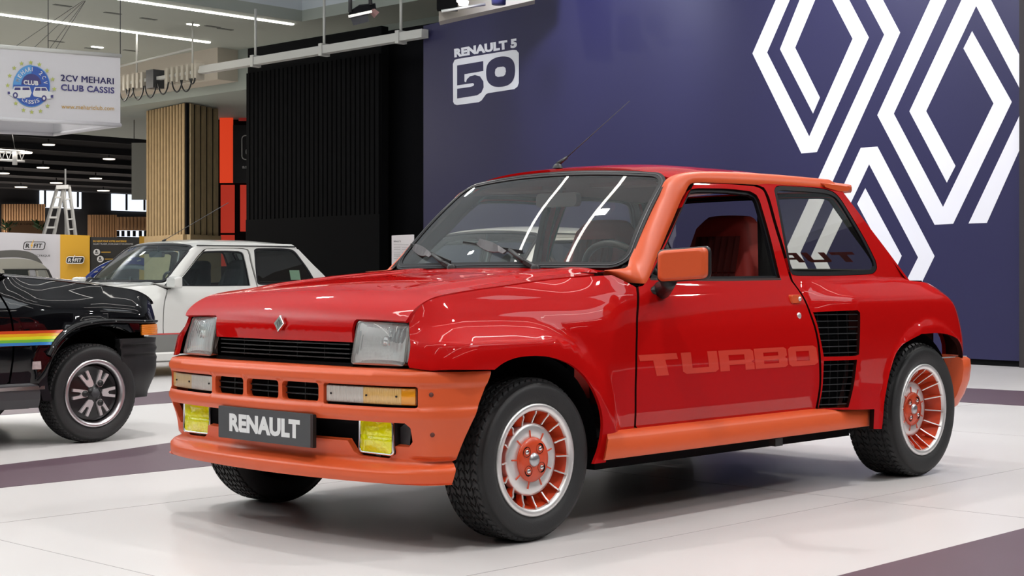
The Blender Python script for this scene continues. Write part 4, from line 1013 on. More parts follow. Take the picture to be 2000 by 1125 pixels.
# motif strokes (run on above the frame)
decal('logo_stroke', Lg((195, -100), (60, 210), (252, 602), (313, 597), (517, 147), (388, -100), (322, -100), (453, 152), (283, 535), (118, 206), (250, -100)), WHITE)
decal('logo_stroke', Lg((285, -100), (168, 193), (298, 446), (325, 383), (228, 187), (348, -100)), WHITE)
decal('logo_stroke', Lg((452, -100), (577, 136), (186, 990), (260, 1140), (318, 1140), (248, 992), (640, 128), (520, -100)), WHITE)
decal('logo_stroke', Lg((485, 580), (551, 575), (775, 1005), (700, 1160), (640, 1150), (710, 1010), (518, 645), (345, 1010), (415, 1160), (355, 1150), (290, 1005)), WHITE)
decal('logo_stroke', Lg((503, 738), (646, 1004), (590, 1130), (530, 1120), (583, 1008), (471, 800)), WHITE)
decal('logo_stroke', Lg((804, -100), (550, 452), (775, 882), (848, 878), (1078, 400), (922, 122), (888, 190), (1006, 406), (808, 812), (615, 446), (869, -100)), WHITE)
decal('logo_stroke', Lg((927, -100), (676, 437), (823, 717), (857, 651), (742, 436), (938, 24), (1130, 350), (1130, 220), (945, -100)), WHITE)
decal('logo_stroke', Lg((1125, 445), (908, 877), (980, 875), (1125, 580)), WHITE)
def L5(*p): return [(820+a/3.517, b/3.517) for a, b in p]
o5 = decal('anniversary_emblem', L5((228, 440), (240, 412), (260, 405), (640, 343), (665, 345), (681, 365), (681, 570), (672, 595), (650, 612), (470, 640), (455, 648), (425, 690), (405, 702), (255, 722), (238, 715), (230, 700)), WHITE)
c5 = cr(L5((440, 600), (432, 628), (405, 652), (370, 660)), .5)
decal('emblem_five', L5((258, 450), (437, 420), (438, 488), (308, 510), (308, 560), (318, 566), (325, 545), (345, 525), (380, 515), (415, 525), (438, 560), (440, 600), (425, 635), (395, 655), (258, 677), (258, 610), (350, 597), (370, 590), (375, 580), (368, 571), (350, 573), (258, 587)), NAVY, .005, par=o5)
decal('emblem_zero', cr(L5((457, 500), (466, 445), (500, 408), (555, 389), (612, 393), (646, 425), (656, 485), (645, 545), (612, 582), (560, 597), (505, 592), (467, 558)), 1.5, True), NAVY, .005, [L5((517, 500), (521, 476), (535, 463), (575, 457), (590, 467), (593, 490), (588, 512), (575, 524), (537, 529), (521, 520))], par=o5)
a_, b_, c_ = [on_plane(*p, W0+wn*.004, wn) for p in (L5((237, 396))[0], L5((668, 326))[0], L5((235, 336))[0])]
text_on('heading_lettering', 'RENAULT 5', a_, b_-a_, c_-a_, WHITE, wall, bold=.06, space=1.02)
# end return of the wall and dark curtain beyond it
e1 = W0+wd*(WL+.02); t = obj('end_panel', MB().add([tuple(e1+wd*a+wn*b+UV*c) for c in (0, 4.9) for a, b in ((0, .05), (3, .05), (3, -.15), (0, -.15))], [(3, 2, 1, 0), (4, 5, 6, 7), (0, 1, 5, 4), (1, 2, 6, 5), (2, 3, 7, 6), (3, 0, 4, 7)]), mat('charcoal_panel', (.035, .03, .033), .8))
tag(t, 'charcoal panel closing the right end of the navy wall', 'panel')

# ---------------- black slatted wall between the wooden column and the navy wall
XB = 13.0
BW = mat('black_wall_paint', (.003, .003, .0035), .85, spec=.1); BW2 = mat('black_slat_paint', (.0040, .0040, .0046), .85, spec=.08)
yl, yr = atX(484, 300, XB)[1], atX(745, 300, XB)[1]; yn = atX(830, 300, XB)[1]
bwall = thing('slatted_wall', 'tall black wall with vertical slats behind the white car', 'wall')
obj('wall_board', MB().box((XB, yr, 0), (XB+.15, yl, 5.0)), BW, bwall)
zb = atX(610, 424, XB)[2]
ns = 30; bm_ = MB().box((-.045, -.042, 0), (.0, .042, 4.55-zb)).mesh('slat', BW2)
for k in range(ns): link('slat', bm_, bwall, (XB, yr+(yl-yr)*(k+.5)/ns, zb))
obj('lower_board', MB().box((XB-.045, yr, 0), (XB, yl, zb)), BW2, bwall)
t = obj('black_panel', MB().box((XB+.4, yn-.3, 0), (XB+.5, yr+1.2, 5.0)), BLACKM); tag(t, 'plain black panel recessed between the slatted wall and the navy wall', 'panel')

# ---------------- wooden slatted column
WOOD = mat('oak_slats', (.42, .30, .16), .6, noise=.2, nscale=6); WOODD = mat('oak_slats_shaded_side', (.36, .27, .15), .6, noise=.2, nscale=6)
c0, c1, c2 = atD(289, 300, 35), atD(365, 300, 33.4), atD(425, 300, 34.6)
col = thing('slatted_column', 'square column clad in vertical oak slats behind the white car', 'column')
zt = 4.68; zb2 = 1.85
def face(a, b, n, wfrac, m, nm='slat'):
    a = np.array([a[0], a[1], 0]); b = np.array([b[0], b[1], 0]); d = (b-a); L = np.linalg.norm(d); d /= L; n_ = np.array([d[1], -d[0], 0]); n_ = n_ if n_ @ (CAM-a) > 0 else -n_
    for k in range(n):
        c = a+d*L*(k+.5)/n; w_ = L/n*wfrac/2
        obj(nm, MB().add([tuple(c+d*u*w_+n_*v+UV*z) for z in (zb2, zt) for u, v in ((-1, 0), (1, 0), (1, .055), (-1, .055))], [(3, 2, 1, 0), (4, 5, 6, 7), (0, 1, 5, 4), (1, 2, 6, 5), (2, 3, 7, 6), (3, 0, 4, 7)]), m, col)
    obj('column_base', MB().add([tuple(a+d*u*L+n_*v+UV*z) for z in (0, zb2) for u, v in ((0, 0), (1, 0), (1, .09), (0, .09))], [(3, 2, 1, 0), (4, 5, 6, 7), (0, 1, 5, 4), (1, 2, 6, 5), (2, 3, 7, 6), (3, 0, 4, 7)]), m, col)
    obj('column_core', MB().add([tuple(a+d*u*L+n_*v+UV*z) for z in (0, zt) for u, v in ((0, -.05), (1, -.05), (1, 0), (0, 0))], [(3, 2, 1, 0), (4, 5, 6, 7), (0, 1, 5, 4), (1, 2, 6, 5), (2, 3, 7, 6), (3, 0, 4, 7)]), BLACKM, col)
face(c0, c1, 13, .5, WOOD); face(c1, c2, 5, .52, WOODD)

# ---------------- bulkhead over the column
q0, q1 = atZ(150, 165, 4.88), atZ(425, 155, 4.88)
CRM = mat('bulkhead_cream', (.52, .47, .40), .8)
def wbox(a, b, depth, z0, z1, name, m, away=1):
    a = np.array([a[0], a[1], 0]); b = np.array([b[0], b[1], 0]); d = (b-a)/np.linalg.norm(b-a); n_ = np.array([d[1], -d[0], 0]); n_ = n_ if n_ @ (CAM-a) > 0 else -n_
    o = obj(name, MB().add([tuple(p+n_*v+UV*z) for z in (z0, z1) for p, v in ((a, 0), (b, 0), (b, -depth), (a, -depth))], [(0, 1, 2, 3), (7, 6, 5, 4), (0, 4, 5, 1), (1, 5, 6, 2), (2, 6, 7, 3), (3, 7, 4, 0)]), m); return o
q0 = np.array([q1[0], atX(120, 160, q1[0])[1], 0]); q1 = np.array([q1[0], q1[1], 0])
structure(wbox(q0, q1, .5, 4.88, 5.52, 'trim_1', CRM))
structure(wbox(q0+[.5, 0, 0], (q1[0]+.5, q1[1]-6, 0), 4.5, 4.70, 5.52, 'trim_2', mat('soffit_green', (.33, .37, .34), .7)))
for k in range(3): structure(wbox(q0+[4.6+k*.35, 0, 0], (q1[0]+4.6+k*.35, q1[1]-5, 0), .1, 4.66-.04*k, 4.72, 'trim_%d' % (3+k), mat('soffit_rail', (.42, .43, .40), .6)))

# ---------------- red lit shop front
RL1 = mat('red_backlit_panel', (.55, .05, .02), .5, emit=(1, .07, .02), estr=.55); RL2 = mat('red_dim_panel', (.40, .05, .04), .5, emit=(1, .08, .06), estr=.10); RL3 = mat('red_mid_panel', (.5, .05, .03), .5, emit=(1, .06, .03), estr=.28)
shop = thing('shop_front', 'red lit glazed front with black frames between the oak column and the black wall', 'booth')
def scr(x0, y0, x1, y1, d, name, m, par, th=.03):
    a = [atD(px, py, d) for px, py in ((x0, y1), (x1, y1), (x1, y0), (x0, y0))]
    return obj(name, MB().add([tuple(p) for p in a]+[tuple(p+FV*th) for p in a], [(0, 1, 2, 3), (7, 6, 5, 4), (0, 4, 5, 1), (1, 5, 6, 2), (2, 6, 7, 3), (3, 7, 4, 0)]), m, par)
scr(424, 196, 500, 700, 37, 'shop_frame', BLACKM, shop, .1)
scr(429, 206, 455, 357, 36.6, 'red_panel', RL1, shop); scr(431, 361, 458, 455, 36.6, 'red_panel', RL3, shop); scr(431, 459, 458, 520, 36.6, 'red_panel', RL3, shop)
scr(466, 200, 486, 236, 36.6, 'red_panel', RL2, shop); scr(469, 361, 486, 452, 36.6, 'red_panel', RL3, shop)
sg = scr(455, 244, 500, 357, 36.3, 'shop_sign', mat('sign_black', (.006, .006, .009), .5), shop)
LW = mat('sign_white', (.55, .55, .55), .5)
c_ = atD(486, 288, 36.2); mbx = MB(); pr_ = [c_+RV*a+UV*b for a, b in rrect(-.16, -.28, .16, .28, .08, 5)]; mbx.tube(pr_+[pr_[0]], .013, 6, False); obj('sign_outline', mbx, LW, sg)
mbx = MB(); pr_ = [c_+RV*(.08*math.cos(a)+.02)+UV*(.10*math.sin(a)-.10) for a in np.linspace(0, 2*math.pi, 17)]; mbx.tube(pr_, .015, 6, False); obj('sign_emblem', mbx, LW, sg)
a_ = atD(473, 329, 36.2); text_on('sign_lettering', 'ason', a_, RV*.28, UV*.06, LW, sg)

# ---------------- far hall seen under the banner: dark ceiling, lights, clerestory windows
DC = mat('dark_ceiling', (.012, .012, .014), .9)
zf = 7.0; fx0 = X1+14
structure(obj('ceiling_far', MB().box((-20, 40, zf), (95, 95, zf+.2)).box((q1[0]+5, -5, zf-.5), (95, 40, zf-.3)), DC))
for k in range(9):
    t = obj('ceiling_beam', MB().box((-20, 43+5.5*k, zf-.25), (95, 43.3+5.5*k, zf)), mat('beam_dark', (.03, .03, .033), .7)); tag(t, 'dark steel beam crossing the black ceiling of the far hall', 'beam', 'beams of the far hall ceiling')
FE = mat('far_lamp', (1, 1, 1), .5, emit=(1, .88, .72), estr=2)
for px, py in ((250, 258), (95, 282), (213, 310), (84, 327), (6, 338), (187, 348), (110, 357), (202, 372), (41, 365)):
    d = (zf-.35-CAM_H)*F_PX/(HOR-py); c = atD(px, py, d); t = obj('hall_lamp', MB().lathe([(0, -.05), (.28*d/75, -.04), (.30*d/75, 0), (0, .02)], 18, 'z', tuple(c)), FE); obj('lamp_stem', MB().tube([c, c+[0, 0, .345]], .03, 6), BLACKM, t); tag(t, 'round pendant lamp under the black ceiling of the far hall', 'lamp', 'lamps of the far hall')
DB = 108.
bk = atD(150, 450, DB); YF = bk[1]-0
def fy(px, py): return atY(px, py, YF)
structure(obj('wall_far', MB().box((-25, YF, 0), (160, YF+.3, 10)), mat('far_wall_black', (.010, .010, .012), .9)))
WE = mat('window_daylight', (.8, .85, .9), .5, emit=(.80, .88, 1), estr=1.1)
def fbox(x0, y0, x1, y1, name, m, par=None, off=.2):
    a, b = fy(x0, y1), fy(x1, y0); return obj(name, MB().box((a[0], YF-off, a[2]), (b[0], YF, b[2])), m, par)
for i, (x0, x1, y0, y1, cuts) in enumerate(((77, 156, 366, 405, (84, 120, 148)), (217, 291, 377, 411, (243, 278)))):
    wdw = structure(fbox(x0, y0, x1, y1, 'window_%d' % (i+1), WE, None, .2))
    for c in cuts: fbox(c-1, y0, c+1, y1, 'window_bar', BLACKM, wdw, .35)
wdw = structure(fbox(218, 451, 289, 462, 'window_3', WE, None, .2))
for c in (226, 236, 247, 258, 270, 280): fbox(c-2, 451, c+2, 462, 'window_bar', BLACKM, wdw, .35)
W2 = mat('far_oak', (.34, .19, .09), .7)
for (x0, x1, y0, y1, st_) in ((0, 82, 399, 470, 5.2), (168, 219, 420, 470, 5.0), (221, 290, 424, 450, 7)):
    mbx = MB(); x_ = x0
    while x_ < x1: a, b = fy(x_, y1), fy(x_+st_*.5, y0); mbx.box((a[0], YF-.5, a[2]), (b[0], YF-.2, b[2])); x_ += st_
    t = obj('slat_cladding', mbx, W2); t['label'] = 'distant brown slat cladding %s' % ('at the left edge under the windows' if x0 == 0 else ('right of the step ladder' if x0 < 200 else 'beside the oak column')); t['category'] = 'cladding'; t['kind'] = 'stuff'
sb = scr(14, 431, 85, 458, 90, 'wooden_sign', mat('sign_wood', (.34, .19, .10), .7, noise=.2, nscale=.5), None, .2); tag(sb, 'brown wooden signboard with dark lettering, above the white stand wall', 'sign')
a_ = atD(26, 440, 89.8); text_on('sign_lettering', 'Parc et Compagnie', a_, RV*1.45, UV*.14, mat('sign_ink', (.03, .015, .01), .8), sb)
for px in (12, 76):
    mbx = MB()
    for k in range(14):
        c = atD(px+random.uniform(-4, 12), 448+random.uniform(-8, 6), 89.5); d = np.array([random.uniform(-1, 1), 0, random.uniform(.2, 1)])*.35; mbx.add([c, c+d+RV*.08, c+d*1.5, c+d-RV*.08], [(0, 1, 2, 3)])
    t = obj('foliage', mbx, mat('leaf_green', (.03, .10, .03), .7), sb); t['kind'] = 'stuff'
# hanging blank board
hb = scr(257, 279, 291, 390, 45, 'hanging_board', mat('board_grey', (.36, .36, .33), .7), None, .05); tag(hb, 'plain pale grey board hanging left of the oak column', 'board')
mbx = MB(); mbx.bar(atD(262, 279, 45), atD(262, 200, 45), .015); obj('board_wire', mbx, BLACKP, hb)
# lighting truss at the left edge
tr = thing('lighting_truss', 'white lattice lighting truss with a glowing lamp at the left edge', 'truss')
WT = mat('truss_white', (.62, .62, .62), .5); mbx = MB()
dT = 30
P = lambda px, py, o=0: atD(px, py, dT+o)
for yy0, yy1, o in ((293, 296, 0), (313, 315, 0), (297, 300, .3)):
    obj('truss_chord', MB().tube([P(-60, yy0-4, o), P(48, yy1, o)], .022, 8), WT, tr)
for k in range(7):
    x_ = -42+13*k; obj('truss_brace', MB().tube([P(x_, 293), P(x_+6.5, 313), P(x_+13, 295)], .012, 6), WT, tr)
obj('truss_lamp', MB().lathe([(0, 0), (.10, 0), (.11, .03), (.0, .05)], 16, 'z', tuple(P(52, 300))), FE, tr)
obj('truss_clamp', MB().tube([P(29, 296), P(29, 322)], .05, 8), WT, tr)
obj('truss_wire', MB().tube([P(30, 295), P(24, 262)], .008, 5), BLACKP, tr)

# ---------------- step ladder standing behind the stand wall
ld = thing('step_ladder', 'tall aluminium step ladder standing open behind the white stand wall', 'ladder')
AL = mat('ladder_alloy', (.60, .60, .58), .4, .6); dL = 57
def LP(px, py, o=0): return atD(px, py, dL+o)
top = [(114, 364), (124, 366), (130, 364), (136, 366)]
def yext(x0, y0, x1, y1): 
    k = (HOR+CAM_H*F_PX/dL-y0)/(y1-y0); return (x0+(x1-x0)*k, y0+(y1-y0)*k)
for a, b in (((112, 366), (86, 456)), ((124, 366), (106, 456)), ((124, 370), (133, 456)), ((135, 365), (147, 456))):
    e = yext(*a, *b); obj('stile', MB().bar(LP(*a), LP(*e, 0), .12, .08), AL, ld)
for k in range(1, 14):
    t_ = k/4.6; x0, y0 = 112+(86-112)*t_, 366+(456-366)*t_; x1 = 124+(106-124)*t_
    if y0 > 590: break
    obj('rung', MB().bar(LP(x0, y0), LP(x1, y0), .10, .07), AL, ld)
    obj('rung', MB().bar(LP(124+9*t_, y0+4), LP(135+12*t_, y0+3), .08, .05), AL, ld)
obj('top_cap', MB().bar(LP(112, 366), LP(136, 365), .30, .14), AL, ld)
mbx = MB().bar(LP(127.5, 330, 1.2), LP(127.5, 600, 1.2), .05); tag(obj('pole', mbx, AL), 'thin vertical pole rising from the top of the step ladder', 'pole')

# ---------------- white / yellow / black stand walls
def stand(x0, y0l, x1, y0r, d, name, m, label, th=.15):
    zl_ = CAM_H+(HOR-y0l)/F_PX*d; zr_ = CAM_H+(HOR-y0r)/F_PX*d; a = atD(x0, HOR, d); b = atD(x1, HOR, d)
    o = obj(name, MB().add([(a[0], a[1], 0), (b[0], b[1], 0), (b[0], b[1], zr_), (a[0], a[1], zl_)]+[tuple(np.array(p)+FV*th) for p in ((a[0], a[1], 0), (b[0], b[1], 0), (b[0], b[1], zr_), (a[0], a[1], zl_))], [(0, 1, 2, 3), (7, 6, 5, 4), (0, 4, 5, 1), (1, 5, 6, 2), (2, 6, 7, 3), (3, 7, 4, 0)]), m)
    return tag(o, label, 'wall')
dS = 54.
s1 = stand(-40, 452, 117.5, 458, dS, 'stand_wall', mat('stand_white', (.56, .56, .60), .7), 'white printed stand wall with outlined logo, behind the grey vintage car')
s2 = stand(117.5, 458, 175, 460, dS-.05, 'stand_wall', mat('stand_yellow', (.66, .36, .02), .6), 'yellow stand wall panel with black logo, between the white and black panels')
s3 = stand(175, 463, 300, 464, dS, 'stand_wall', mat('stand_black', (.018, .018, .018), .6), 'black stand wall panel with yellow heading and round icons')
s4 = stand(272, 461, 330, 464, dS-1, 'stand_wall', mat('stand_yellow2', (.62, .34, .03), .6), 'low yellow stand panel in front of the oak column')
def rfit(cx_, cy_, w_, h_, par, frame, ink, bolt, fillc=None):
    dd = dS-.15; c = atD(cx_, cy_, dd); k = dd/F_PX
    sk = lambda a, b: c+RV*(a+b*.18)*k+UV*b*k+FV*(-0.0)
    rr = rrect(-w_/2, -h_/2, w_/2, h_/2, 4, 4); mbx = MB(); pr_ = [sk(a, b) for a, b in rr]; mbx.tube(pr_+[pr_[0]], .9*k, 5, False); obj('logo_frame', mbx, frame, par)
    if fillc: obj('logo_field', MB().add([tuple(sk(a, b)+FV*.02) for a, b in rr], [tuple(range(len(rr)))]), fillc, par)
    o_ = sk(-w_*.40, -h_*.28)-FV*.02; text_on('logo_lettering', 'R', o_, RV*w_*.20*k, UV*h_*.56*k+RV*.1*h_*k, ink, par, bold=.04)
    o_ = sk(-w_*.02, -h_*.28)-FV*.02; text_on('logo_lettering', 'FIT', o_, RV*w_*.40*k, UV*h_*.56*k+RV*.1*h_*k, ink, par, bold=.04)
    z = [(1, .75), (-2.5, -.05), (-.2, -.05), (-1.5, -.72), (2.2, .12), (.2, .12), (2.2, .75)]
    obj('logo_bolt', MB().add([tuple(sk(a*1.1-w_*.11, b*h_)-FV*.03) for a, b in z], [(0, 1, 2, 5, 6), (2, 3, 4, 5)]), bolt, par)
INK = mat('logo_ink', (.02, .02, .02), .6); YB = mat('bolt_yellow', (.75, .42, .03), .6); WI = mat('logo_white', (.7, .7, .7), .6)
rfit(67, 480, 41, 15, s1, INK, INK, YB); rfit(147, 508, 34, 13, s2, WI, WI, WI, INK)
text_on('panel_lettering', 'ELECTRIQUE', atD(62, 502, dS-.1), RV*36*dS/F_PX, UV*4.5*dS/F_PX, INK, s1, bold=.02)
text_on('panel_lettering', 'DU NEUF POUR VOTRE ANCIENNE', atD(182, 473, dS-.1), RV*65*dS/F_PX, UV*3.6*dS/F_PX, YB, s3, bold=.02)
text_on('panel_lettering', 'ALLIEZ PLAISIR, ECOLOGIE ET ECONOMIE', atD(182, 478.5, dS-.1), RV*78*dS/F_PX, UV*3.6*dS/F_PX, WI, s3, bold=.02)
for (cx_, cy_) in ((189, 492.5), (196, 506)):
    c = atD(cx_, cy_, dS-.1); k = dS/F_PX; mbx = MB(); mbx.add([tuple(c+RV*6.5*k*math.cos(a)+UV*6.5*k*math.sin(a)) for a in np.linspace(0, 2*math.pi, 24, endpoint=False)], [tuple(range(24))]); ic = obj('round_icon', mbx, WI, s3)
    obj('icon_figure', MB().add([tuple(c-FV*.05+RV*a*k+UV*b*k) for a, b in ((-2, 0), (2, 0), (2, 3), (0, 4.5), (-2, 3))]+[tuple(c-FV*.05+RV*a*k+UV*b*k) for a, b in ((-3.5, -3), (3.5, -3), (3.5, -1), (-3.5, -1))], [(0, 1, 2, 3, 4), (5, 6, 7, 8)]), INK, ic)
    obj('panel_line', MB().bar(c+RV*9*k, c+RV*27*k, .03, 1.2*k), YB, s3)

# ---------------- socket rail with cable loops
ZR = 4.62
def RP(px, o=0): # point on the rail line in plan
    a = np.array(atZ(825, 66, ZR)); b = np.array(atZ(395, 137, ZR)); ta = (px-825)/(395-825)
    # intersect the vertical plane through column px with the line ab
    lo, hi = -1.0, 3.0
    for _ in range(50):
        m_ = (lo+hi)/2; p = a+(b-a)*m_
        if project(p)[0] > px: lo = m_
        else: hi = m_
    return a+(b-a)*m_
rail = thing('cable_rail', 'white suspended cable rail running past the black wall to the navy wall', 'rail')
WP = mat('rail_white', (.58, .57, .54), .6)
obj('rail_duct', MB().bar(RP(830), RP(395), .14, .13), WP, rail)
obj('rail_duct', MB().bar(RP(395)-[0, 0, .02], RP(190)-[0, 0, .02], .10, .06), WP, rail)
for px in (499, 633, 783): 
    p = RP(px); obj('rail_hanger', MB().tube([p, p+[0, 0, HC_Z-ZR]], .022, 8), WP, rail); obj('rail_clamp', MB().box(tuple(p-[.09, .04, .10]), tuple(p+[.09, .04, .10])), WP, rail)
for px in (267, 376):
    p = RP(px); obj('rail_hanger', MB().tube([p+[0, 0, .1], p+[0, 0, HC_Z-ZR]], .018, 8), WP, rail)
obj('upper_conduit', MB().tube([RP(376)+[0, 0, .42], RP(190)+[0, 0, .30]], .02, 8), WP, rail)
CB = mat('cream_socket', (.55, .50, .42), .6)
for px in (241, 249, 257, 267, 275, 284, 333, 343, 353, 363, 373, 383, 389):
    p = RP(px); t = obj('socket_box', MB().box(tuple(p-[.09, .035, .16]), tuple(p+[.09, .035, .13])), CB, rail)
t = obj('junction_box', MB().box(tuple(RP(303)-[.12, .12, .20]), tuple(RP(303)+[.12, .12, .14])), GREYP, rail)
for a, b in ((242, 262), (255, 270), (268, 290), (292, 314), (318, 338), (345, 365), (362, 384), (380, 390)):
    A_, B_ = RP(a)-[.1, 0, .14], RP(b)-[.1, 0, .14]; L_ = np.linalg.norm(B_-A_)
    pts = [A_+(B_-A_)*k-UV*(L_*.62*math.sin(math.pi*k)**.6) for k in np.linspace(0, 1, 13)]
    obj('cable_loop', MB().tube(pts, .014, 6), BLACKP, rail)

# ---------------- hanging banner box
bn = thing('hanging_banner', 'white box-shaped banner with blue round club emblem hanging from the ceiling at left', 'banner')
b0, b1, b2, b3 = atD(-4, HOR, 20.0), atD(235, HOR, 20.85), atD(105, HOR, 22.2), atD(-130, HOR, 21.4)
zB0, zB1 = 2.95, 3.86+.02
BAN = mat('banner_fabric', (.66, .64, .66), .8)
def bface(a, b, nm): 
    a = np.array([a[0], a[1], 0]); b = np.array([b[0], b[1], 0]); d = (b-a)/np.linalg.norm(b-a); n_ = np.cross(d, UV); n_ = n_ if n_ @ (CAM-a) > 0 else -n_
    rings = []
    for s in np.linspace(0, 1, 14):
        p = a+(b-a)*s; wv = .006*math.sin(s*9)+.004*math.sin(s*23); rings.append([tuple(p+n_*(wv*math.sin(math.pi*q))+UV*(zB0+(zB1-zB0)*q)) for q in (0, .25, .5, .75, 1)])
    o = obj(nm, MB().loft(rings, closed=False, caps=False), BAN, bn)
    obj('banner_rod', MB().tube([a+UV*zB1, b+UV*zB1], .028, 10), WP, o); obj('banner_rod', MB().tube([a+UV*zB0, b+UV*zB0], .026, 10), BAN, o)
    return o, d, n_
f1, bd_, bnn = bface(b0, b1, 'banner_face'); bface(b1, b2, 'banner_face'); bface(b2, b3, 'banner_face'); bface(b3, b0, 'banner_face')
for i, p in enumerate((b0, b1)): obj('banner_wire', MB().tube([np.array([p[0], p[1], zB1]), np.array([p[0], p[1], 5.5])], .006, 5), GREYP, bn)
pm = (b0+b1)/2*.0+b0*.60+b1*.40; obj('banner_wire', MB().tube([np.array([pm[0], pm[1], zB1]), np.array([pm[0], pm[1], 5.5])], .006, 5), GREYP, bn)
for dx in (-10, 40, 80, 95):
    obj('banner_wire', MB().tube([atD(dx, 118, 21.5), atD(162+dx*.05, 2, 24)], .004, 4), GREYP, bn)
def bp_(px, py, o=.012): return on_plane(px, py, np.array([b0[0], b0[1], 0])+bnn*o, bnn)
BLUE = mat('emblem_blue', (.035, .10, .42), .6); BLUE2 = mat('emblem_light_blue', (.10, .32, .66), .6); IND = mat('banner_indigo', (.055, .05, .19), .6); STAR = mat('star_olive', (.46, .50, .12), .6); GOLD = mat('web_gold', (.55, .33, .08), .6)
ec = (61.5, 168.5)
def bpoly(pts, m, nm, o=.012): return obj(nm, MB().add([tuple(bp_(x, y, o)) for x, y in pts], [tuple(range(len(pts)))]), m, f1)
circ = lambda r, n=40, ky=1.11: [(ec[0]+r*math.cos(a), ec[1]+r*ky*math.sin(a)) for a in np.linspace(0, 2*math.pi, n, endpoint=False)]
bpoly(circ(36.5), BLUE2, 'emblem_disc', .012); bpoly(circ(35.2), BLUE, 'emblem_disc', .015)
bpoly([(ec[0]+r*math.cos(a), ec[1]-3+r*1.11*math.sin(a)) for r, A_ in ((35, np.linspace(math.pi, math.pi*1.5, 14)), (20, np.linspace(math.pi*1.5, math.pi, 14))) for a in A_], BLUE2, 'emblem_arc', .017)
bpoly([(ec[0]+19*math.cos(a), ec[1]-4+20*math.sin(a)) for a in np.linspace(math.pi, 2*math.pi, 20)], IND, 'emblem_arc', .019)
def ctext(ch, ang, r, h_, w_=5.2, flip=False):
    a = math.radians(ang); cx_, cy_ = ec[0]+r*math.sin(a), ec[1]-3-r*1.1*math.cos(a)
    ux, uy = math.cos(a), math.sin(a)
    if flip: ux, uy = -ux, -uy
    vx, vy = uy, -ux
    O = bp_(cx_-ux*w_/2-vx*h_/2, cy_-uy*w_/2-vy*h_/2, .022); U_ = bp_(cx_+ux*w_/2-vx*h_/2, cy_+uy*w_/2-vy*h_/2, .022)-O; V_ = bp_(cx_-ux*w_/2+vx*h_/2, cy_-uy*w_/2+vy*h_/2, .022)-O
    text_on('emblem_lettering', ch, O, U_, V_, WI, f1, bold=.015)
for ch, a in zip('MEHARI', (-73, -56, -39, -23, -8, 3)): ctext(ch, a, 27.5, 8, 5.5 if ch != 'I' else 1.6)
for ch, a in zip('2CV', (42, 62, 82)): ctext(ch, a, 27.5, 8)
for ch, a in zip('CASSIS', (211, 199, 187, 176, 166, 156)): ctext(ch, a, 30.5, 7.5, 5.4 if ch != 'I' else 1.6, True)
a_, b_, c_ = bp_(46, 165, .022), bp_(75, 167, .022), bp_(46, 156, .022); text_on('emblem_lettering', 'CLUB', a_, b_-a_, c_-a_, WI, f1, bold=.04)
# the two little white cars printed across the emblem
bpoly([(16, 184), (18, 176), (26, 174), (27, 169), (58, 169), (60, 176), (62, 181), (58, 190), (38, 192), (26, 190)], WI, 'emblem_car', .024)
bpoly([(64, 183), (68, 170), (90, 170), (94, 178), (104, 182), (105, 190), (96, 193), (76, 190), (66, 188)], WI, 'emblem_car', .024)
for x_, y_ in ((30, 186), (86, 192)):
    bpoly([(x_+5*math.cos(a), y_+6*math.sin(a)) for a in np.linspace(0, 2*math.pi, 20, endpoint=False)], IND, 'emblem_car_wheel', .026); bpoly([(x_+2.4*math.cos(a), y_+3*math.sin(a)) for a in np.linspace(0, 2*math.pi, 16, endpoint=False)], WI, 'emblem_car_wheel', .028)
for q_ in ([(29, 171), (40, 171), (40, 176), (28, 176)], [(44, 171), (57, 171), (58, 176), (44, 176)], [(70, 172), (79, 172), (79, 177), (68, 177)], [(81, 172), (89, 172), (92, 177), (81, 177)], [(15, 179), (19, 179), (20, 184), (15, 184)], [(99, 186), (104, 185), (104, 191), (99, 191)]): bpoly(q_, IND, 'emblem_car_window', .026)
for k in range(14):
    cx_, cy_ = [(60, 122), (42, 124), (28, 133), (19, 148), (15, 167), (31, 202), (46, 215), (62, 219), (79, 217), (93, 207), (106, 174), (103, 155), (92, 138), (77, 126)][k]
    bpoly([(cx_+(5 if j % 2 == 0 else 2)*math.sin(j*math.pi/5), cy_-(5 if j % 2 == 0 else 2)*math.cos(j*math.pi/5)) for j in range(10)], STAR, 'emblem_star', .014)
for txt, p0_, p1_, p2_, m_, bo in (('2CV MEHARI', (118.5, 158), (222.5, 165), (118.5, 145.5), IND, .03), ('CLUB CASSIS', (119, 176.5), (223.5, 183), (119, 164), IND, .03), ('www.mehariclub.com', (120, 212), (223, 216), (120, 203.5), GOLD, .01)):
    a_, b_, c_ = bp_(*p0_, .012), bp_(*p1_, .012), bp_(*p2_, .012); text_on('banner_lettering', txt, a_, b_-a_, c_-a_, m_, f1, bold=bo)

# ---------------- stage spotlight with barn doors, top centre
sp = thing('stage_spotlight', 'black stage spotlight with barn doors hanging at the top of the view', 'spotlight')
dP = 17.
P = lambda px, py, o=0: atD(px, py, dP+o)
obj('spotlight_body', MB().loft([[P(680, 30, o*.0), P(733, 17), P(731, 8), P(700, 12), P(683, 22)], [P(682, 30, .25), P(735, 17, .25), P(733, 6, .25), P(702, 9, .25), P(685, 20, .25)]], smooth=False), BLACKM, sp)
obj('spotlight_front', MB().bar(P(681, 33), P(727, 23), .05, .03), CHROME, sp)
obj('barn_door', MB().add([P(684, 34), P(718, 28), P(721, 42), P(690, 50)]+[P(684, 34, .02), P(718, 28, .02), P(721, 42, .02), P(690, 50, .02)], [(0, 1, 2, 3), (7, 6, 5, 4), (0, 4, 5, 1), (1, 5, 6, 2), (2, 6, 7, 3), (3, 7, 4, 0)]), mat('barn_black', (.008, .009, .016), .4), sp)
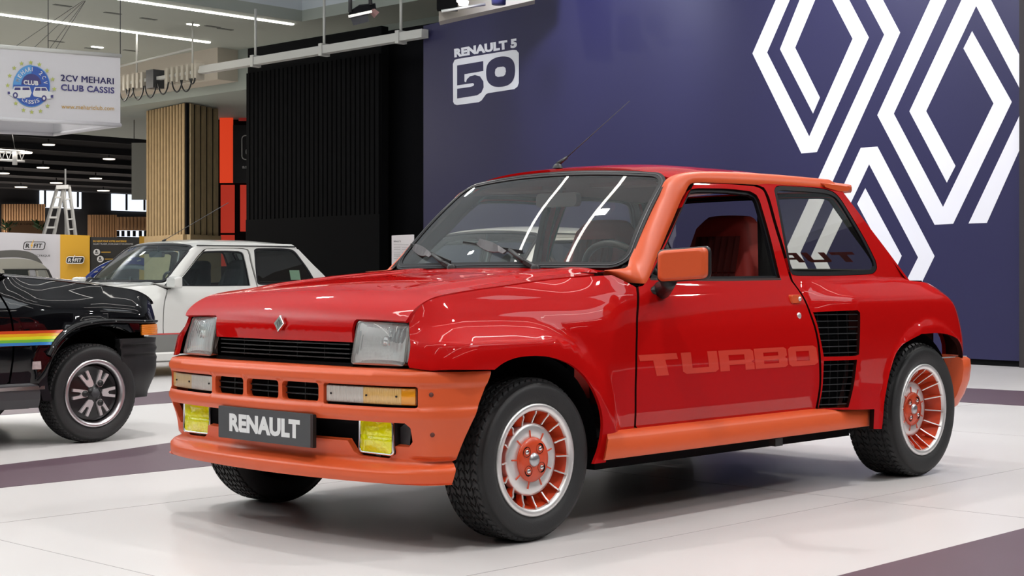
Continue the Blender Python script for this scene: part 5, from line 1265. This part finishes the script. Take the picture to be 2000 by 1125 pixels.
obj('barn_door', MB().add([P(721, 25), P(729, 15), P(741, 24), P(731, 35)]+[P(721, 25, .02), P(729, 15, .02), P(741, 24, .02), P(731, 35, .02)], [(0, 1, 2, 3), (7, 6, 5, 4), (0, 4, 5, 1), (1, 5, 6, 2), (2, 6, 7, 3), (3, 7, 4, 0)]), mat('barn_red_back', (.18, .09, .085), .6), sp)
obj('spotlight_yoke', MB().tube([P(684, 24), P(684, -20)], .022, 6).tube([P(724, 10), P(722, -20)], .022, 6), BLACKP, sp)
# ---------------- lighting gear above the navy wall
gb = scr(857, -30, 1045, 41, 20.6, 'gear_box', mat('gear_beige', (.42, .38, .33), .7), None, .2)
a_ = [atD(px, py, 20.6) for px, py in ((857, 42), (1045, 0), (1045, -60), (857, -60))]
gb.data = MB().add([tuple(p) for p in a_]+[tuple(p+FV*.3) for p in a_], [(0, 1, 2, 3), (7, 6, 5, 4), (0, 4, 5, 1), (1, 5, 6, 2), (2, 6, 7, 3), (3, 7, 4, 0)]).mesh('gear_box', MATS['gear_beige']); tag(gb, 'beige bulkhead above the left part of the navy wall', 'bulkhead')
t = scr(853, -30, 893, 17, 20.3, 'speaker_box', BLACKM, None, .2); tag(t, 'black box hanging at the top edge left of two glowing lamps', 'box')
t = obj('flood_lamp', MB().lathe([(0, 0), (.06, 0), (.07, .05), (0, .08)], 16, 'z', tuple(atD(905, 10, 20))).lathe([(0, 0), (.05, 0), (.06, .05), (0, .08)], 16, 'z', tuple(atD(900, 4, 19.8))), mat('lamp_hot', (1, 1, 1), .5, emit=(1, .95, .85), estr=12)); tag(t, 'glowing lamp above the navy wall at the top edge', 'lamp')
t = obj('light_bar', MB().tube([atD(862, 22, 20.2), atD(948, 8, 20.2)], .02, 8), SILVER); tag(t, 'thin metal lighting bar above the navy wall', 'bar')
t = obj('projector_head', MB().lathe([(0, 0), (.09, 0), (.10, .12), (.05, .2)], 16, 'z', tuple(atD(974, 9, 20))), mat('lens_navy', (.03, .03, .12), .3)); tag(t, 'dark round projector head above the navy wall', 'projector')

# ---------------- info panel by the windscreen
ip = thing('info_panel', 'small white printed information panel standing beside the black panel', 'sign')
zt_ = atD(765, 460, 9.2)[2]
P = lambda px, z, o=0: (lambda q: np.array([q[0], q[1], z]))(atD(px, 547, 9.2+o))
obj('panel_board', MB().add([P(765, .30), P(806, .30), P(806, zt_+.006), P(765, zt_-.0)]+[P(768, .30, .04), P(809, .30, .04), P(809, zt_+.006, .04), P(768, zt_, .04)], [(0, 1, 2, 3), (7, 6, 5, 4), (0, 4, 5, 1), (1, 5, 6, 2), (2, 6, 7, 3), (3, 7, 4, 0)]), mat('panel_white', (.66, .66, .67), .6), ip)
obj('panel_post', MB().add([P(780, 0), P(792, 0), P(792, .32), P(780, .32)]+[P(780, 0, .03), P(792, 0, .03), P(792, .32, .03), P(780, .32, .03)], [(0, 1, 2, 3), (7, 6, 5, 4), (0, 4, 5, 1), (1, 5, 6, 2), (2, 6, 7, 3), (3, 7, 4, 0)]), GREYP, ip)
TX = mat('text_grey', (.25, .25, .26), .7)
text_on('panel_lettering', 'RENAULT 5', atD(769, 473, 9.18), RV*14*9.2/F_PX, UV*3*9.2/F_PX, INK, ip, bold=.03)
for (x0, x1, y_) in ((769, 798, 478), (769, 782, 484), (785, 798, 484), (769, 782, 487), (785, 798, 487), (769, 782, 494), (785, 798, 494), (769, 782, 497), (785, 798, 497), (769, 782, 500), (785, 797, 500), (769, 778, 505)):
    obj('text_line', MB().bar(atD(x0, y_, 9.185), atD(x1, y_, 9.185), .001, .0022), TX, ip)
#CARS
# ================================================================== the other cars
def plain_front(root, bump_m, zlo=.22, zhi=.545, ribs=True):
    """bumper, grille and lamps of the narrow-bodied cars"""
    def bf2(Q):
        z = Q[:, 1]; a = np.abs(Q[:, 0]); o = -.030-.05*ss(.40, zlo, z)**1.3
        if ribs: o = o+.0035*np.sign(np.sin((z-.43)*2*math.pi/.026))*(z > .43)*(z < .53)*(a > .60)
        return bumper_fn(Q, o)
    e = 1.02
    panel('front_bumper', [(-e, zhi), (e, zhi), (e-.015, .42), (e-.09, zlo), (-e+.09, zlo), (-e+.015, .42)], bf2, bump_m, root, step=.02, out_hint=(-1, 0, 0), skirt=.05)
    g = obj('front_grille', MB().box((-.40, -.58, .54), (-.39, .58, .74)).box((-.46, -.375, .54), (-.39, .375, .595)), BLACKM, root)
    for z in (.607, .622, .637, .652): obj('grille_slat', MB().box((-.47, -.352, z-.002), (-.45, .352, z+.002)), BLACKP, g)
    headlamps(root)

# ---------------- black hatchback, nose to the right, front half in view
BLK = mat('black_paint', (.003, .003, .004), .4, coat=1, coat_rough=.03, spec=0)
bc = thing('car', 'glossy black hatchback with rainbow side stripe and slotted alloy wheel, nose to the right', 'car', (.672, 3.80, 0), math.pi)
bfn = build_car(bc, BLK, BLK, 'black'); plain_front(bc, mat('black_bumper_plastic', (.010, .010, .011), .5))
for s_ in (-1, 1):
    slotted_wheel(bc, 0, .735, .262, .165, .176, s_); slotted_wheel(bc, WB, .735, .262, .165, .176, s_)
    mir = s_ > 0
    for i, (c_, z0) in enumerate((((.60, .06, .01), .588), ((.80, .42, .01), .573), ((.72, .74, .02), .558), ((.16, .50, .05), .543), ((.02, .22, .60), .528))):
        xa = .205+.016*i+.0; panel('side_stripe', [(xa, z0), (2.2, z0), (2.2, z0+.0155), (xa-.010, z0+.0155)], bfn, mat('stripe_%d' % i, c_, .35, coat=.6), bc, step=.12, mirror=mir, offset=.0012, out_hint=(0, -1, 0), skirt=0)
    ind = panel('side_indicator', [(-.300, .562), (-.415, .562), (-.415, .618), (-.300, .618)], bfn, mat('indicator_orange', (.80, .22, .01), .2, coat=1, wave=.5, wscale=30, waxis='Z'), bc, step=.03, mirror=mir, offset=.012, out_hint=(0, -1, 0), skirt=.012)
    panel('wing_sticker', [(.335, .405), (.380, .405), (.380, .445), (.335, .445)], bfn, mat('sticker_pale', (.45, .36, .36), .5, noise=.4, nscale=60), bc, step=.1, mirror=mir, offset=.0015, out_hint=(0, -1, 0), skirt=0)
    # moulded arch lip and sill with bright strip
    arc = cr([(.29, .47), (.235, .548), (.13, .612), (0, .634), (-.12, .637), (-.25, .634), (-.36, .630), (-.43, .628)], .03)
    mb = MB(); P_ = bfn(np.array(arc)); rings = []
    for (x_, z_), p in zip(arc, P_):
        o = np.array([x_, 0, z_-.272]); o /= np.linalg.norm(o); y_ = p[1]-.004
        rings.append([(x_-o[0]*.008, y_+.012, z_-o[2]*.008), (x_-o[0]*.008, y_-.010, z_-o[2]*.008), (x_+o[0]*.004, y_-.014, z_+o[2]*.004), (x_+o[0]*.016, y_-.004, z_+o[2]*.016), (x_+o[0]*.020, y_+.010, z_+o[2]*.020)])
    mb.loft(rings, closed=False, caps=False)
    if mir: mb.v = [(a, -b, c) for a, b, c in mb.v]; mb.f = [f[::-1] for f in mb.f]
    obj('arch_lip', mb, BLK, bc)
    mb = MB().loft([[(x_, s_*y_, z_) for y_, z_ in ((.68, .335), (.752, .335), (.758, .325), (.752, .25), (.735, .205), (.66, .20))] for x_ in (.33, .9, 1.5, 2.03)], smooth=False); obj('side_sill', mb, GREYP, bc)
    obj('sill_strip', MB().box((.31, min(s_*.752, s_*.763), .300), (2.03, max(s_*.752, s_*.763), .318)), CHROME, bc)
interior(bc, (.03, .03, .03), (.02, .02, .02))

# ---------------- white hatchback behind it, and a second one beyond the red car
WPT = mat('white_paint', (.66, .655, .63), .3, coat=.8, coat_rough=.05)
def white_car(label, loc, zs):
    c = thing('car', label, 'car', loc); c.scale = (1, 1, zs)
    wf = build_car(c, WPT, WPT, 'white'); plain_front(c, WPT, ribs=False)
    for s_ in (-1, 1):
        mir = s_ > 0
        slotted_wheel(c, 0, .735, .262, .165, .176, s_, True); slotted_wheel(c, WB, .735, .262, .165, .176, s_, True)
        panel('side_band', [(.36, .225), (2.03, .225), (2.03, .405), (.335, .405)], wf, mat('band_grey', (.20, .20, .19), .5), c, step=.1, mirror=mir, offset=.006, out_hint=(0, -1, 0), skirt=.006)
        panel('red_pinstripe', [(.335, .408), (2.03, .408), (2.03, .420), (.33, .420)], wf, mat('pinstripe_red', (.6, .05, .05), .5), c, step=.1, mirror=mir, offset=.003, out_hint=(0, -1, 0), skirt=0)
        obj('side_sill', MB().loft([[(x_, s_*y_, z_) for y_, z_ in ((.68, .24), (.76, .24), (.77, .225), (.765, .16), (.70, .14))] for x_ in (.33, 2.03)], smooth=False), WPT, c)
        # mirror
        m_ = obj('door_mirror', MB().loft([[(.60+d_, s_*(.80+a*q_), .905+b*q_) for a, b in rrect(-.085, -.055, .085, .055, .02, 4)] for d_, q_ in ((-.055, .75), (-.03, .95), (0, 1), (.012, .97))]), WPT, c)
        obj('mirror_base', MB().add([(.55, s_*.69, .875), (.70, s_*.69, .875), (.62, s_*.69, .95), (.58, s_*.76, .875), (.63, s_*.76, .875), (.61, s_*.76, .92)], [(0, 1, 2), (3, 5, 4), (0, 3, 4, 1), (1, 4, 5, 2), (2, 5, 3, 0)]), BLACKP, m_)
        panel('rain_gutter', [(.98, 1.262), (2.12, 1.268), (2.12, 1.276), (.98, 1.270)], wf, BLACKP, c, step=.1, mirror=mir, offset=.012, out_hint=(0, -1, 0), skirt=.01)
    for (y0, y1) in ((.30, .62), (-.12, .22)):
        a = np.array([.50, y0-.10, .90]); b = np.array([.60, y0+.05, .955]); w_ = obj('wiper', MB().tube([a, b], .010, 6).lathe([(.018, -.01), (.018, .012), (0, .02)], 10, 'z', tuple(a)), BLACKP, c)
        obj('wiper_blade', MB().bar((.585, y0-.10, .935), (.60, y1+.02, .945), .010, .02), BLACKP, w_)
    interior(c, (.05, .05, .05), (.03, .03, .035))
    return c
wc = white_car('white hatchback with grey and red lower band, behind the black car', (3.55, 8.27, 0), .93)
au = obj('aerial', MB().tube([(.99, .0, 1.32), (1.02, -.01, 1.34)], .012, 6), BLACKP, wc)
b_ = Vector((.99, 0, 1.32)); tp = atD(446, 396, 14.4); tp = np.array([tp[0]-3.55, tp[1]-8.27, tp[2]/.93]); obj('aerial_rod', MB().tube([tuple(b_), tp], .0035, 5), GREYP, au)
obj('window_sticker', MB().add([(2.0, -.656, .93), (2.12, -.656, .93), (2.12, -.632, 1.03), (2.0, -.632, 1.03)], [(0, 1, 2, 3)]), mat('sticker_green', (.25, .42, .33), .6), wc)
o2 = atD(905, HOR, 11.7); white_car('white hatchback parked beyond the red car, seen only through its windscreen', (o2[0]-.80, o2[1]-.1, 0), .95)

# ---------------- grey vintage saloon far left
vc = thing('vintage_car', 'pale grey vintage saloon with rolled dark canvas roof in front of the white stand wall', 'car')
VG = mat('vintage_grey', (.33, .33, .30), .4, coat=.3); VC = mat('canvas_grey', (.12, .12, .12), .8); VW = mat('vintage_glass_dark', (.03, .035, .035), .1)
dV = 38.; kV = dV/F_PX
def VP(px, py, o=0): return atD(px, py, dV+o)
def vslab(pts, nm, m, o0, o1, par=vc):
    V_, T_ = cdt(pts, [], 1e9); n = len(V_); mb = MB(); mb.add([VP(a, b, o0) for a, b in V_]+[VP(a, b, o1) for a, b in V_], [tuple(t) for t in T_]+[tuple(i+n for i in t)[::-1] for t in T_]+[((i+1) % len(pts), i, i+n, (i+1) % len(pts)+n) for i in range(len(pts))]); return obj(nm, mb, m, par)
vslab(cr([(-45, 500), (-20, 492), (20, 488.5), (48, 490), (66, 496), (78, 507), (84, 516)], 3)+cr([(84, 516), (60, 507), (30, 503), (-20, 505), (-45, 510)], 4)[1:], 'canvas_roof', VC, -.55, .75)
vslab(cr([(-60, 520), (-30, 508), (20, 504.5), (50, 506), (75, 512), (92, 524), (100, 540), (108, 556)], 4)+[(108, 600), (-60, 600)], 'body', VG, -.60, .80)
vslab([(108, 556), (150, 566), (172, 585), (176, 606), (-60, 606), (-60, 560)], 'bonnet', VG, -.45, .65)
for pts, nm, m in (([(8, 527), (54, 527), (57, 546), (10, 546)], 'side_window', VW), ([(57, 527), (68, 527), (72, 546), (60, 546)], 'side_window', mat('vintage_glass_pale', (.30, .31, .34), .2)), ([(74, 527), (87, 527), (95, 546), (76, 546)], 'side_window', mat('vintage_glass_grey', (.22, .23, .22), .2)), ([(90, 526), (95, 526), (106, 549), (100, 549)], 'screen_pillar', BLACKP)):
    vslab(pts, nm, m, -.63, -.59)
vslab([(5, 525.5), (92, 525), (92, 527), (5, 527)], 'window_frame', BLACKP, -.64, -.59)
for px in (-25, 140):
    c = VP(px, 600, -.4); obj('wheel', MB().lathe([(0, -.05), (.15, -.05), (.30, -.02), (.33, .05), (.33, .12), (0, .13)], 28, 'y', (c[0], c[1], .33)), RUBBER, vc)
# ---------------- blue arch behind the white car
ar = thing('inflatable_arch', 'blue inflatable arch with white markings behind the white hatchback windscreen', 'arch')
cA = (258, 612); pts = [atD(cA[0]+112*math.cos(a), cA[1]-103*math.sin(a), 42) for a in np.linspace(math.pi+.15, -.15, 40)]
obj('arch_tube', MB().tube(pts, .105, 12), mat('arch_blue', (.02, .06, .42), .4, coat=.3), ar)
obj('arch_liner', MB().tube([atD(cA[0]+100*math.cos(a), cA[1]-92*math.sin(a), 42.1) for a in np.linspace(math.pi+.15, -.15, 40)], .07, 10), mat('arch_white', (.5, .52, .56), .5), ar)
for k in range(16):
    a = math.pi-.25-.16*k; p = atD(cA[0]+112*math.cos(a), cA[1]-103*math.sin(a), 41.86); obj('arch_marking', MB().bar(p-RV*.05, p+RV*.05+UV*.03, .03, .03), WI, ar)
